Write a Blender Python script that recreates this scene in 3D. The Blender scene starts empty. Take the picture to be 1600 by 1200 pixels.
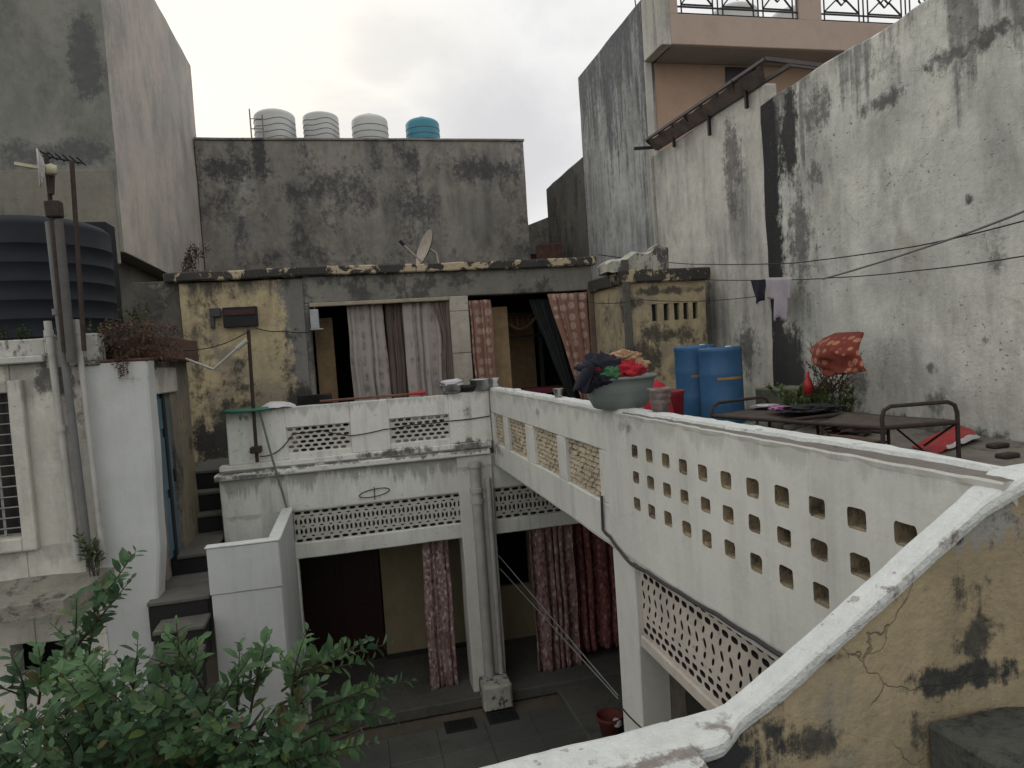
import bpy, math, random
from mathutils import Vector, Matrix, noise
random.seed(7)
scn = bpy.context.scene
C = scn.collection
PI = math.pi
F, H = 1080.0, 4.8

# ------------------------------------------------------------------ camera
d2 = Vector(((545-800)/F, (568-600)/F, 1.0)).normalized()
hh = Vector((1, -.068, 0))
up = hh.cross(d2)
if up.y > 0: up = -up
up.normalize()
rx = d2.cross(up)
if rx.x < 0: rx = -rx
def ray(u, v):
    c = Vector(((u-800)/F, (v-600)/F, 1.0))
    return Vector((c.dot(rx), c.dot(d2), c.dot(up)))
def at(u, v, ax, val):
    r = ray(u, v); o = Vector((0, 0, H)); t = (val-o['XYZ'.index(ax)])/r['XYZ'.index(ax)]
    return o+r*t
cam = bpy.data.cameras.new('camera'); co = bpy.data.objects.new('camera', cam); C.objects.link(co)
M = Matrix.Identity(4)
for i, b in enumerate((rx, d2, up)):
    M[i][0] = b.x; M[i][1] = -b.y; M[i][2] = -b.z
M[2][3] = H
co.matrix_world = M
cam.sensor_width = 36; cam.lens = 36*F/1600; cam.clip_start = .05; cam.clip_end = 2000
scn.camera = co

# ------------------------------------------------------------------ node helper
class G:
    def __init__(s, name):
        s.m = bpy.data.materials.new(name); s.m.use_nodes = True
        s.t = s.m.node_tree; s.n = s.t.nodes; s.b = s.n['Principled BSDF']
        s.P = s.n.new('ShaderNodeNewGeometry').outputs['Position']
    def set(s, sock, v):
        if isinstance(v, bpy.types.NodeSocket): s.t.links.new(v, sock)
        else:
            if isinstance(v, (tuple, list)) and sock.type == 'RGBA' and len(v) == 3: v = (*v, 1)
            sock.default_value = v
    def math(s, op, a, b=0.0, clamp=False):
        q = s.n.new('ShaderNodeMath'); q.operation = op; q.use_clamp = clamp
        s.set(q.inputs[0], a); s.set(q.inputs[1], b); return q.outputs[0]
    def vm(s, op, a, b=(1, 1, 1)):
        q = s.n.new('ShaderNodeVectorMath'); q.operation = op
        s.set(q.inputs[0], a); s.set(q.inputs[1], b)
        return q.outputs['Value'] if op in ('LENGTH', 'DISTANCE', 'DOT_PRODUCT') else q.outputs[0]
    def noise(s, vec, scale, detail=5, rough=.6, dist=0):
        q = s.n.new('ShaderNodeTexNoise'); s.set(q.inputs['Vector'], vec)
        q.inputs['Scale'].default_value = scale; q.inputs['Detail'].default_value = detail
        q.inputs['Roughness'].default_value = rough; q.inputs['Distortion'].default_value = dist
        return q.outputs[0]
    def voro(s, vec, scale, feat='F1', rnd=1.0):
        q = s.n.new('ShaderNodeTexVoronoi'); q.feature = feat; s.set(q.inputs['Vector'], vec)
        q.inputs['Scale'].default_value = scale; q.inputs['Randomness'].default_value = rnd
        return q.outputs['Distance']
    def ramp(s, v, a, b, c=0.0, d=1.0, smooth=True):
        q = s.n.new('ShaderNodeMapRange'); q.interpolation_type = 'SMOOTHSTEP' if smooth else 'LINEAR'
        s.set(q.inputs[0], v)
        for i, w in enumerate((a, b, c, d)): q.inputs[i+1].default_value = w
        return q.outputs[0]
    def mix(s, f, a, b):
        q = s.n.new('ShaderNodeMix'); q.data_type = 'RGBA'
        s.set(q.inputs[0], f); s.set(q.inputs[6], a); s.set(q.inputs[7], b); return q.outputs[2]
    def sep(s, v):
        q = s.n.new('ShaderNodeSeparateXYZ'); s.set(q.inputs[0], v); return q.outputs
    def bump(s, h, strength=.3, dist=.02):
        q = s.n.new('ShaderNodeBump'); q.inputs['Strength'].default_value = strength
        q.inputs['Distance'].default_value = dist; s.set(q.inputs['Height'], h)
        s.t.links.new(q.outputs[0], s.b.inputs['Normal'])
    def out(s, col, rough=.9, metal=0.0):
        s.set(s.b.inputs['Base Color'], col); s.set(s.b.inputs['Roughness'], rough)
        s.b.inputs['Metallic'].default_value = metal
        return s.m

def plaster(name, base, base2, dark=(.035, .036, .036), seed=0.0, streak=.5, sfreq=5.0, blotch=.5, bscale=1.1, blo=.52, bhi=.72,
            tops=(), spots=(), patch=None, cracks=.0, speck=.3, rough=.9, bump=.35, fine=.25, chips=None, gain=1.3, cloud=.25, ns=1.0):
    tint = (1.0, 1.0, .955)
    base = tuple(min(.85, c*gain*t) for c, t in zip(base, tint)); base2 = tuple(min(.8, c*gain*t) for c, t in zip(base2, tint))
    if patch: patch = (tuple(min(.85, c*gain) for c in patch[0]),)+tuple(patch[1:])
    if chips: chips = (tuple(min(.85, c*gain) for c in chips[0]),)+tuple(chips[1:])
    g = G(name)
    P = g.vm('ADD', g.P, (seed*7.3, seed*3.1, seed*1.7))
    z = g.sep(g.P)[2]
    n1 = g.noise(P, .8, 6, .65)
    nf = g.noise(P, 9*ns, 6, .7)
    ng = g.noise(g.vm('MULTIPLY', P, (1, 1, .7)), 24*ns, 4, .75)
    col = g.mix(g.ramp(n1, .35, .65), base, base2)
    if patch:
        pc, plo, phi, ps = patch
        np_ = g.noise(g.vm('ADD', P, (31, 5, 9)), ps, 8, .62, .4)
        col = g.mix(g.ramp(np_, plo, phi), col, pc)
    if cloud:
        cn_ = g.noise(g.vm('ADD', g.vm('MULTIPLY', P, (1, 1, .5)), (9, 4, 2)), 1.5, 9, .72, .3)
        col = g.mix(g.ramp(cn_, .44, .66, 0, cloud), col, tuple(c*.5 for c in base2))
    # fine mottling
    col = g.mix(g.ramp(nf, .3, .75, 0, fine), col, tuple(c*.55 for c in base2))
    # vertical streaks of water staining
    sv = g.noise(g.vm('MULTIPLY', P, (sfreq, sfreq, sfreq*.07)), 1.0, 6, .65)
    blm = g.noise(g.vm('MULTIPLY', P, (1, 1, .6)), bscale, 9, .72, .3)
    crisp = g.math('ADD', g.math('MULTIPLY', g.math('SUBTRACT', nf, .5), .42), g.math('MULTIPLY', g.math('SUBTRACT', ng, .5), .32))
    blc = g.math('ADD', blm, g.math('MULTIPLY', crisp, .55))
    sm = g.math('MULTIPLY', g.ramp(sv, .47, .68), g.ramp(n1, .35, .62, .25, 1.0))
    m = g.math('MULTIPLY', sm, streak)
    m = g.math('MAXIMUM', m, g.ramp(blc, blo-.005, bhi+.005, 0, blotch))
    stn = g.math('ADD', g.math('MULTIPLY', g.math('SUBTRACT', blm, .5), 2.6), g.math('ADD', g.math('MULTIPLY', g.math('SUBTRACT', nf, .5), 1.3), g.math('ADD', g.math('MULTIPLY', g.math('SUBTRACT', sv, .5), 1.9), g.math('MULTIPLY', g.math('SUBTRACT', ng, .5), 1.0))))
    svn = g.math('MULTIPLY', g.math('SUBTRACT', sv, .5), 5.0)
    for (zt, ln, am) in tops:
        wob = g.math('ADD', z, g.math('MULTIPLY', svn, -ln*.9))
        wob = g.math('ADD', wob, g.math('MULTIPLY', stn, ln*.35))
        t = g.ramp(wob, zt-ln*.75, zt-ln*.2, 0, am)
        t = g.math('MULTIPLY', t, g.ramp(z, zt+.012, zt+.022, 1, 0))
        m = g.math('MAXIMUM', m, t)
    for sp in spots:
        c, r, am = sp[:3]
        dv = g.vm('DIVIDE', g.vm('SUBTRACT', g.P, c), r)
        d = g.vm('LENGTH', dv)
        fld = g.ramp(d, .0, 1.7, 1.15*am, -.35, smooth=False)
        f = g.ramp(g.math('ADD', g.math('MULTIPLY', stn, .66), fld), .26, .68, 0, .5+.5*am)
        if len(sp) > 3: col = g.mix(f, col, sp[3])
        else: m = g.math('MAXIMUM', m, f)
    m = g.math('MULTIPLY', m, g.ramp(nf, .25, .6, .75, 1.0))
    col = g.mix(m, col, dark)
    hgt = g.math('ADD', g.noise(P, 26, 5, .65), g.math('MULTIPLY', n1, 2.0))
    if speck:
        sn = g.noise(g.vm('ADD', g.vm('MULTIPLY', P, (1, 1, 1.6)), (3, 8, 1)), 17, 4, .6)
        zone = g.ramp(g.noise(P, 1.9, 3, .5), .45, .6)
        sf = g.math('MULTIPLY', g.ramp(sn, .62, .68, 0, speck), zone)
        col = g.mix(sf, col, tuple(c*1.4+.01 for c in dark))
        hgt = g.math('SUBTRACT', hgt, sf)
    if chips:
        cn = g.noise(g.vm('ADD', P, (13, 2, 6)), 3.2, 9, .7, .5)
        cf = g.ramp(cn, chips[1], chips[1]+.03)
        col = g.mix(cf, col, chips[0]); hgt = g.math('SUBTRACT', hgt, g.math('MULTIPLY', cf, 1.5))
    if cracks:
        wv = g.vm('ADD', P, g.vm('MULTIPLY', g.n_col(P), (.5, .5, .5)))
        ce = g.voro(g.vm('MULTIPLY', wv, (1, 1, 1.5)), 1.7, 'DISTANCE_TO_EDGE')
        cf = g.math('MULTIPLY', g.ramp(ce, .0, .007, cracks, 0), g.ramp(g.noise(P, 1.3, 3), .54, .62))
        col = g.mix(cf, col, (.02, .018, .016)); hgt = g.math('SUBTRACT', hgt, g.math('MULTIPLY', cf, 2))
    g.bump(hgt, bump, .02)
    return g.out(col, rough)
def n_col(self, P):
    q = self.n.new('ShaderNodeTexNoise'); self.set(q.inputs['Vector'], P); q.inputs['Scale'].default_value = 2.2
    q.inputs['Detail'].default_value = 6; return q.outputs['Color']
G.n_col = n_col

def simple(name, c, rough=.6, metal=0.0, var=.25, scale=8, c2=None, bump=.1, grime=0.0):
    g = G(name)
    n = g.noise(g.P, scale, 6, .65)
    col = g.mix(g.ramp(n, .3, .7), c, c2 if c2 else tuple(x*(1-var) for x in c))
    if grime:
        col = g.mix(g.ramp(g.noise(g.P, 2.6, 7, .7), .45, .7, 0, grime), col, (.04, .038, .034))
    if bump: g.bump(g.noise(g.P, 40, 4), bump, .01)
    return g.out(col, rough, metal)

# ------------------------------------------------------------------ mesh builder
def lump(p, amp, s=1.3):
    return noise.noise_vector(Vector(p)*s)*amp + noise.noise_vector(Vector(p)*s*4.1)*amp*.35
class MB:
    def __init__(s): s.v = []; s.f = []; s.mi = []; s.sm = []
    def add(s, vs, fs, mi=0, smooth=False):
        o = len(s.v); s.v += [Vector(p) for p in vs]
        for f in fs: s.f.append([i+o for i in f]); s.mi.append(mi); s.sm.append(smooth)
        return s
    def box(s, x0, x1, y0, y1, z0, z1, mi=0, faces='xXyYzZ'):
        if x0 > x1: x0, x1 = x1, x0
        if y0 > y1: y0, y1 = y1, y0
        v = [(x, y, z) for z in (z0, z1) for y in (y0, y1) for x in (x0, x1)]
        fs = {'z': (0, 2, 3, 1), 'Z': (4, 5, 7, 6), 'y': (0, 1, 5, 4), 'Y': (2, 6, 7, 3), 'x': (0, 4, 6, 2), 'X': (1, 3, 7, 5)}
        return s.add(v, [fs[k] for k in faces], mi)
    def rbox(s, x0, x1, y0, y1, z0, z1, step=.15, amp=.008, mi=0, bev=.012, topamp=None):
        """box with a worn, slightly uneven surface and softened edges"""
        L = [x1-x0, y1-y0, z1-z0]; lo = Vector((x0, y0, z0)); hi = Vector((x1, y1, z1))
        b = min(bev, min(L)*.3)
        def ax(a, l):
            n = max(1, min(90, int(round((l-2*b)/step)))); return [0, b]+[b+(l-2*b)*i/n for i in range(1, n)]+[l-b, l]
        A = [ax(0, L[0]), ax(1, L[1]), ax(2, L[2])]
        idx = {}
        vs = []
        def vert(i, j, k):
            if (i, j, k) in idx: return idx[(i, j, k)]
            q = [A[0][i], A[1][j], A[2][k]]
            ends = [q[0] in (0, L[0]), q[1] in (0, L[1]), q[2] in (0, L[2])]
            p = lo+Vector(q)
            if sum(ends) > 1:
                for a in range(3):
                    if ends[a]: p[a] += (b*.45 if q[a] == 0 else -b*.45)
            w = amp
            if topamp and q[2] > L[2]-b*1.5: w = topamp
            p = p+lump(p, w)
            idx[(i, j, k)] = len(vs); vs.append(p); return idx[(i, j, k)]
        fs = []
        nx, ny, nz = len(A[0])-1, len(A[1])-1, len(A[2])-1
        for i in range(nx):
            for j in range(ny):
                fs.append((vert(i, j, 0), vert(i, j+1, 0), vert(i+1, j+1, 0), vert(i+1, j, 0)))
                fs.append((vert(i, j, nz), vert(i+1, j, nz), vert(i+1, j+1, nz), vert(i, j+1, nz)))
        for i in range(nx):
            for k in range(nz):
                fs.append((vert(i, 0, k), vert(i+1, 0, k), vert(i+1, 0, k+1), vert(i, 0, k+1)))
                fs.append((vert(i, ny, k), vert(i, ny, k+1), vert(i+1, ny, k+1), vert(i+1, ny, k)))
        for j in range(ny):
            for k in range(nz):
                fs.append((vert(0, j, k), vert(0, j, k+1), vert(0, j+1, k+1), vert(0, j+1, k)))
                fs.append((vert(nx, j, k), vert(nx, j+1, k), vert(nx, j+1, k+1), vert(nx, j, k+1)))
        return s.add(vs, fs, mi)
    def tube(s, pts, r, n=8, mi=0, caps=True, smooth=True):
        pts = [Vector(p) for p in pts]; R = r if isinstance(r, (list, tuple)) else [r]*len(pts)
        o = []; prev = None
        for i, p in enumerate(pts):
            d = (pts[min(i+1, len(pts)-1)]-pts[max(i-1, 0)])
            if d.length < 1e-9: d = Vector((0, 0, 1))
            d.normalize()
            a = prev if prev else (Vector((0, 0, 1)) if abs(d.z) < .9 else Vector((1, 0, 0)))
            u = (a-d*a.dot(d)).normalized(); w = d.cross(u); prev = u
            o.append([p+(u*math.cos(t)+w*math.sin(t))*R[i] for t in [2*PI*k/n for k in range(n)]])
        vs = [q for ring in o for q in ring]; fs = []
        for i in range(len(pts)-1):
            for k in range(n):
                fs.append((i*n+k, i*n+(k+1) % n, (i+1)*n+(k+1) % n, (i+1)*n+k))
        s.add(vs, fs, mi, smooth)
        if caps:
            s.add(o[0], [tuple(range(n))[::-1]], mi); s.add(o[-1], [tuple(range(n))], mi)
        return s
    def lathe(s, c, prof, n=28, mi=0, smooth=True, sx=1, sy=1, rot=0):
        vs = []; fs = []; c = Vector(c)
        for r, z in prof:
            for k in range(n):
                t = 2*PI*k/n+rot; vs.append(c+Vector((r*sx*math.cos(t), r*sy*math.sin(t), z)))
        for i in range(len(prof)-1):
            for k in range(n):
                fs.append((i*n+k, i*n+(k+1) % n, (i+1)*n+(k+1) % n, (i+1)*n+k))
        return s.add(vs, fs, mi, smooth)
    def disc(s, c, r, n=24, mi=0):
        c = Vector(c); return s.add([c+Vector((r*math.cos(2*PI*k/n), r*math.sin(2*PI*k/n), 0)) for k in range(n)], [tuple(range(n))], mi)
    def hexa(s, p, mi=0):
        """p: 4 bottom corners then 4 top corners"""
        return s.add(p, [(0, 3, 2, 1), (4, 5, 6, 7), (0, 1, 5, 4), (1, 2, 6, 5), (2, 3, 7, 6), (3, 0, 4, 7)], mi)
    def beam(s, a, b, w, h, mi=0):
        a = Vector(a); b = Vector(b); d = (b-a).normalized(); z = Vector((0, 0, 1)) if abs(d.z) < .95 else Vector((0, 1, 0))
        u = d.cross(z).normalized()*w/2; v = u.cross(d).normalized()*h/2
        return s.hexa([a-u-v, a+u-v, b+u-v, b-u-v, a-u+v, a+u+v, b+u+v, b-u+v], mi)
    def build(s, name, mats, parent=None, base=None):
        if not isinstance(mats, (list, tuple)): mats = [mats]
        if parent is not None:
            r = parent
            while r.parent: r = r.parent
            off = r.location.copy()
        else:
            xs = [v.x for v in s.v]; ys = [v.y for v in s.v]; zs = [v.z for v in s.v]
            off = Vector(base) if base is not None else Vector(((min(xs)+max(xs))/2, (min(ys)+max(ys))/2, min(zs)))
        me = bpy.data.meshes.new(name)
        me.from_pydata([tuple(v-off) for v in s.v], [], s.f)
        for m in mats: me.materials.append(m)
        for p, mi, sm in zip(me.polygons, s.mi, s.sm): p.material_index = mi; p.use_smooth = sm
        me.validate(); me.update()
        o = bpy.data.objects.new(name, me); C.objects.link(o)
        if parent is not None: o.parent = parent
        else: o.location = off
        return o
def tag(o, label, cat=None, group=None, kind=None):
    if label: o['label'] = label
    if cat: o['category'] = cat
    if group: o['group'] = group
    if kind: o['kind'] = kind
    return o
def thing(name, label, cat, loc=(0, 0, 0), group=None):
    o = bpy.data.objects.new(name, None); C.objects.link(o); o.location = loc; o.empty_display_size = .1
    return tag(o, label, cat, group)
def recalc(o):
    import bmesh
    b = bmesh.new(); b.from_mesh(o.data); bmesh.ops.recalc_face_normals(b, faces=b.faces); b.to_mesh(o.data); b.free(); return o

# ------------------------------------------------------------------ materials
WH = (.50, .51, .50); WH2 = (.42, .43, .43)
m_white = plaster('white_plaster', (.56, .565, .55), (.5, .5, .49), seed=1, gain=1.42, cloud=.22, tops=[(3.425, .34, .5), (4.3, .16, .35), (2.92, .06, .3), (3.52, .05, .8)], streak=.3, sfreq=7, blotch=.4, blo=.6, bhi=.78, fine=.15, speck=.35, dark=(.06, .055, .05),
    spots=[((.35, 9.3, 3.56), (.75, .6, .09), .85), ((1.5, 9.3, 3.55), (.35, .6, .13), .75), ((-1.35, 9.3, 4.2), (.14, .6, .10), .7), ((1.55, 9.3, 4.05), (.12, .4, .2), .45),
           ((-1.2, 9.3, 3.45), (.8, .3, .04), .7), ((.25, 9.3, 3.2), (.7, .3, .16), .22), ((1.0, 9.3, 3.22), (.5, .3, .14), .16)])
m_white2 = plaster('white_plaster_side', (.53, .53, .51), (.475, .475, .46), seed=2, gain=1.33, cloud=.16, cracks=.35, tops=[(4.31, .14, .28), (3.26, .05, .3)], streak=.22, sfreq=4, blotch=.22, blo=.62, bhi=.8, fine=.12, speck=.12, bump=.2, dark=(.1, .095, .085),
    spots=[((1.87, 7.9, 4.17), (.2, .3, .09), .4), ((1.87, 6.9, 4.15), (.2, .3, .1), .5), ((1.87, 4.62, 4.22), (.2, .3, .08), .5), ((1.87, 9.1, 3.5), (.2, .5, .14), .5)])
m_cope = plaster('white_coping', (.66, .68, .69), (.60, .62, .63), seed=3, gain=1.12, ns=2.2, sfreq=14, streak=.05, blotch=.3, blo=.6, bhi=.7, fine=.3, speck=.5, dark=(.15, .115, .10), cloud=.15, bscale=7, bump=.8, chips=((.25, .19, .16), .67),
    spots=[((1.72, 1.655, 4.19), (.16, .035, .12), .8), ((1.52, 1.66, 4.05), (.12, .03, .1), .75), ((1.28, 1.66, 3.9), (.2, .022, .14), .7), ((1.12, 1.655, 3.8), (.12, .025, .1), .7), ((.6, 1.60, 3.73), (.5, .05, .1), .7), ((.9, 1.68, 3.76), (.1, .06, .05), .6)])
m_grey_mortar = plaster('grey_mortar', (.15, .135, .12), (.11, .10, .09), seed=4, streak=0, blotch=.4, speck=.5, bump=.8)
m_yellow_fg = plaster('yellow_plaster_foreground', (.27, .222, .145), (.225, .185, .125), seed=5, gain=1.6, cloud=.45, ns=2.4, streak=.25, sfreq=16, blotch=.85, bscale=5.5, blo=.585, bhi=.70, fine=.2, speck=.6, cracks=.5, bump=.5,
    dark=(.035, .038, .036), patch=((.15, .15, .135), .55, .68, 1.6),
    spots=[((1.78, 1.67, 4.19), (.17, 1, .09), .85, (.3, .3, .28)), ((.84, 1.6, 3.6), (.3, 1, .34), 1.0, (.03, .032, .033)), ((1.72, 1.67, 3.73), (.25, 1, .055), 1.0), ((1.78, 1.67, 3.84), (.09, 1, .09), .85), ((1.74, 1.67, 3.98), (.08, 1, .1), .65),
           ((1.2, 1.67, 3.63), (.13, 1, .08), .85), ((1.66, 1.67, 4.16), (.12, 1, .03), .9), ((1.5, 1.67, 4.02), (.12, 1, .05), .6), ((1.3, 1.67, 3.86), (.1, 1, .04), .5), ((1.06, 1.67, 3.7), (.06, 1, .08), .7), ((1.55, 1.67, 3.62), (.05, 1, .1), .7)])
m_big = plaster('whitewash_stained_wall', (.43, .43, .405), (.33, .335, .32), seed=6, gain=1.62, cloud=.55, streak=.2, sfreq=3.6, blotch=.55, bscale=.9, blo=.56, bhi=.76, fine=.25, speck=.7, cracks=.35, bump=.5, dark=(.05, .05, .048),
    patch=((.29, .275, .235), .55, .7, 1.3), tops=[(8.35, 1.5, .72)], chips=((.17, .15, .12), .73),
    spots=[((5.8, 8.62, 6.2), (3, .45, 2.8), 1.0, (.014, .014, .016)), ((5.8, 8.5, 7.5), (3, .4, .8), 1.0, (.014, .014, .016)), ((5.8, 8.35, 4.2), (3, .5, 1.1), .95, (.03, .03, .032)), ((5.8, 8.02, 7.5), (3, .22, .8), .95, (.016, .016, .018)),
           ((5.8, 7.6, 7.5), (3, .9, .6), .55), ((5.8, 7.95, 5.9), (3, .45, 1.3), .6), ((5.8, 6.6, 7.6), (3, 1.1, .4), .4), ((5.8, 7.5, 6.75), (3, .6, .3), .5),
           ((5.8, 6.5, 7.22), (3, .8, .16), .65), ((5.8, 5.4, 7.34), (3, .7, .14), .75), ((5.8, 4.7, 7.3), (3, .45, .2), .6), ((5.8, 5.4, 5.95), (3, .07, .09), .8), ((5.8, 5.9, 4.35), (3, .14, .09), .5), ((5.8, 5.3, 4.6), (3, .2, .15), .5),
           ((5.8, 5.2, 5.4), (3, .3, .4), .4), ((5.8, 7.1, 4.2), (3, .6, .4), .5), ((5.8, 5.9, 4.0), (3, .3, .2), .45),
           ((5.8, 6.4, 3.7), (.8, 3.0, .16), .7), ((5.8, 7.3, 3.95), (.8, .5, .3), .6)])
m_mid = plaster('pale_stained_wall', (.46, .45, .42), (.36, .355, .34), seed=7, gain=1.45, cloud=.6, streak=.55, sfreq=2.9, blotch=.5, bscale=.9, blo=.54, bhi=.74, fine=.3, speck=.4, bump=.4, dark=(.07, .07, .068),
    spots=[((5.86, 9.5, 7.4), (.6, .5, 1.0), .6), ((5.86, 9.3, 4.6), (.6, .5, .6), .7), ((5.86, 10.4, 5.5), (.6, .3, 1.3), .4)])
m_tall = plaster('black_streaked_wall', (.30, .31, .315), (.2, .205, .21), seed=8, gain=1.6, cloud=.7, streak=.92, sfreq=4.2, blotch=.7, bscale=.6, blo=.5, bhi=.72, fine=.35, speck=.2, bump=.4, dark=(.05, .055, .062), tops=[(11.8, 4.2, .85)],
    spots=[((5.8, 13.4, 9.95), (.5, .3, .22), .9, (.42, .41, .38))])
m_far = plaster('grey_cement_render', (.155, .145, .132), (.115, .11, .105), seed=9, gain=2.05, cloud=.7, streak=.45, sfreq=2.2, blotch=.8, bscale=1.0, blo=.495, bhi=.63, fine=.35, speck=.15, bump=.4, dark=(.048, .05, .056),
    patch=((.2, .2, .19), .6, .75, .6),
    spots=[((-2.5, 18.4, 9.8), (1.4, 1, .5), .8), ((-1.8, 18.4, 10.1), (.3, 1, .9), .85), ((2.0, 18.4, 10.0), (.35, 1, .55), .8), ((3.9, 18.4, 9.75), (2.2, 1, .5), .7), ((-2.3, 18.4, 8.2), (.9, 1, .6), .6, (.24, .245, .235)), ((3.6, 18.4, 8.4), (.9, 1, .6), .6, (.24, .245, .235)), ((-1.0, 18.4, 7.4), (1.0, 1, .5), .5),
           ((.9, 18.4, 8.95), (.9, 1, .9), .6), ((-.9, 18.4, 9.2), (1.2, 1, .6), .7), ((2.2, 18.4, 8.8), (.9, 1, .7), .6)])
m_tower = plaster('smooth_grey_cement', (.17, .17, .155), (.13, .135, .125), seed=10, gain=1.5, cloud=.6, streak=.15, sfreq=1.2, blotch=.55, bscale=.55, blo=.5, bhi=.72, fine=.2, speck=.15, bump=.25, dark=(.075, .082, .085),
    spots=[((-3.6, 12, 9.8), (.28, 1, .75), .75), ((-4.1, 12, 8.3), (1.0, 1, .33), .7)])
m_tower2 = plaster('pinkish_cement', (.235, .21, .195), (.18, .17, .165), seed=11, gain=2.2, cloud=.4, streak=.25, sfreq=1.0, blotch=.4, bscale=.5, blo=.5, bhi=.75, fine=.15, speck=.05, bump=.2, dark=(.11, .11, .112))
m_tower_low = plaster('beige_cement', (.18, .168, .145), (.14, .134, .12), seed=12, streak=.5, sfreq=3, blotch=.5, fine=.3, speck=.3, bump=.4)
m_yel = plaster('yellow_limewash', (.375, .31, .195), (.29, .245, .165), seed=13, gain=1.5, cloud=.6, streak=.35, sfreq=4.5, blotch=.9, bscale=1.9, blo=.53, bhi=.67, fine=.3, speck=.6, cracks=.3, bump=.6, dark=(.05, .047, .042),
    patch=((.21, .18, .135), .5, .6, 1.5), tops=[(6.35, .5, .88)],
    spots=[((-1.9, 11.5, 3.9), (.5, 1, .6), .9), ((-.75, 11.5, 4.25), (.35, 1, .35), .95), ((-2.2, 11.5, 4.8), (.3, 1, .5), .5), ((-.72, 11.5, 5.9), (.42, 1, .9), 1.0, (.17, .17, .162)), ((-.62, 11.5, 4.9), (.3, 1, 1.1), .95, (.19, .19, .18)), ((-.68, 11.5, 4.15), (.3, 1, .35), 1.0, (.02, .02, .021)), ((-2.1, 11.5, 3.75), (.4, 1, .35), .95, (.02, .02, .021)),
           ((4.9, 10.05, 4.9), (.6, .6, .22), .8), ((4.5, 10.05, 4.55), (.5, .6, .35), .85), ((4.3, 10.05, 5.45), (.3, .5, .16), .75), ((4.9, 10.05, 5.6), (.8, .3, .1), .8), ((5.3, 10.05, 4.3), (.5, .6, .4), .8)])
m_concrete = plaster('grey_beam_concrete', (.15, .145, .13), (.11, .108, .1), seed=14, gain=1.6, streak=.2, blotch=.7, bscale=1.6, blo=.52, bhi=.62, fine=.3, speck=.3, bump=.4, dark=(.028, .028, .03))
m_crust = plaster('flaking_roof_edge', (.05, .047, .042), (.03, .03, .03), seed=15, streak=.0, blotch=.4, fine=.2, speck=.2, bump=.9, chips=((.34, .28, .19), .505), cracks=0)
m_peel = plaster('peeling_whitewash', (.42, .41, .37), (.3, .29, .26), seed=16, streak=.2, blotch=.9, bscale=3.0, blo=.5, bhi=.56, fine=.3, speck=.8, bump=.9, dark=(.05, .05, .05))
m_dwall = plaster('dark_mossy_render', (.1, .095, .085), (.07, .068, .062), seed=17, streak=.5, blotch=.8, bscale=1.5, blo=.46, bhi=.62, fine=.3, speck=.5, bump=.6, dark=(.025, .025, .024), patch=((.2, .18, .14), .6, .68, 2.2))
m_left = plaster('old_white_house_wall', (.5, .49, .455), (.41, .40, .37), seed=18, gain=1.35, cloud=.4, tops=[(5.03, .5, .45), (3.17, .3, .3)], streak=.28, sfreq=4, blotch=.5, bscale=1.1, blo=.58, bhi=.75, fine=.22, speck=.35, cracks=.35, bump=.4, dark=(.06, .06, .055),
    patch=((.4, .36, .28), .56, .7, 1.0),
    spots=[((-2.9, 7.8, 4.85), (.35, .4, .22), .8), ((-2.55, 7.6, 3.15), (.12, .5, .42), .85), ((-3.3, 7.8, 5.08), (.8, .5, .09), .75), ((-2.62, 7.7, 4.2), (.1, .4, 1.0), .35, (.3, .24, .15)), ((-2.2, 7.8, 4.72), (.12, .4, .1), .35)])
m_left_s = plaster('clean_white_house_wall', (.45, .465, .48), (.41, .425, .435), seed=19, gain=1.27, cloud=.12, streak=.12, blotch=.15, blo=.6, bhi=.8, fine=.1, speck=.12, bump=.2, dark=(.1, .1, .095),
    spots=[((-2.1, 7.8, 4.78), (.2, .4, .1), .5), ((-2.3, 7.8, 2.0), (.1, .5, .5), .3)])
m_ledge = plaster('rough_ledge_concrete', (.3, .28, .24), (.2, .19, .165), seed=20, streak=0, blotch=.8, bscale=4, blo=.52, bhi=.64, fine=.5, speck=.8, bump=1.0)
m_floor = plaster('courtyard_stone', (.085, .088, .082), (.06, .063, .06), seed=21, gain=1.5, streak=0, blotch=.5, fine=.25, speck=.2, rough=.6, bump=.2)
m_terr = plaster('terrace_screed', (.17, .155, .135), (.12, .112, .1), seed=22, streak=0, blotch=.8, bscale=1.8, blo=.5, bhi=.66, fine=.35, speck=.6, bump=.6, patch=((.05, .05, .05), .56, .64, .8), dark=(.035, .035, .034))
m_step = plaster('stair_cement', (.10, .098, .09), (.075, .073, .07), seed=23, streak=0, blotch=.5, fine=.25, speck=.3, bump=.4, dark=(.02, .02, .02))
m_riser = simple('black_step_riser', (.012, .012, .013), .8, scale=5)
m_fgdark = plaster('mossy_step_cement', (.085, .087, .08), (.05, .052, .05), seed=24, streak=0, blotch=.9, bscale=3, blo=.5, bhi=.6, fine=.4, speck=.5, bump=.8, dark=(.015, .016, .015))
m_int_y = plaster('inner_cream_wall', (.30, .255, .165), (.26, .22, .15), seed=25, streak=.15, blotch=.3, fine=.15, speck=.2, bump=.2)
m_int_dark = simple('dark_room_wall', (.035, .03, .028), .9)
m_dado = simple('dark_dado', (.03, .032, .033), .6)
m_door = simple('maroon_door_wood', (.035, .010, .008), .5, scale=3)
m_beige = simple('beige_paint', (.44, .345, .285), .85, var=.08, scale=1.5, bump=.1, grime=.12)
m_brown = simple('tan_paint', (.40, .28, .205), .85, var=.12, scale=1.2, bump=.1, grime=.15)
m_soffit = simple('grey_soffit', (.30, .275, .265), .9, var=.1, scale=2)
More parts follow.
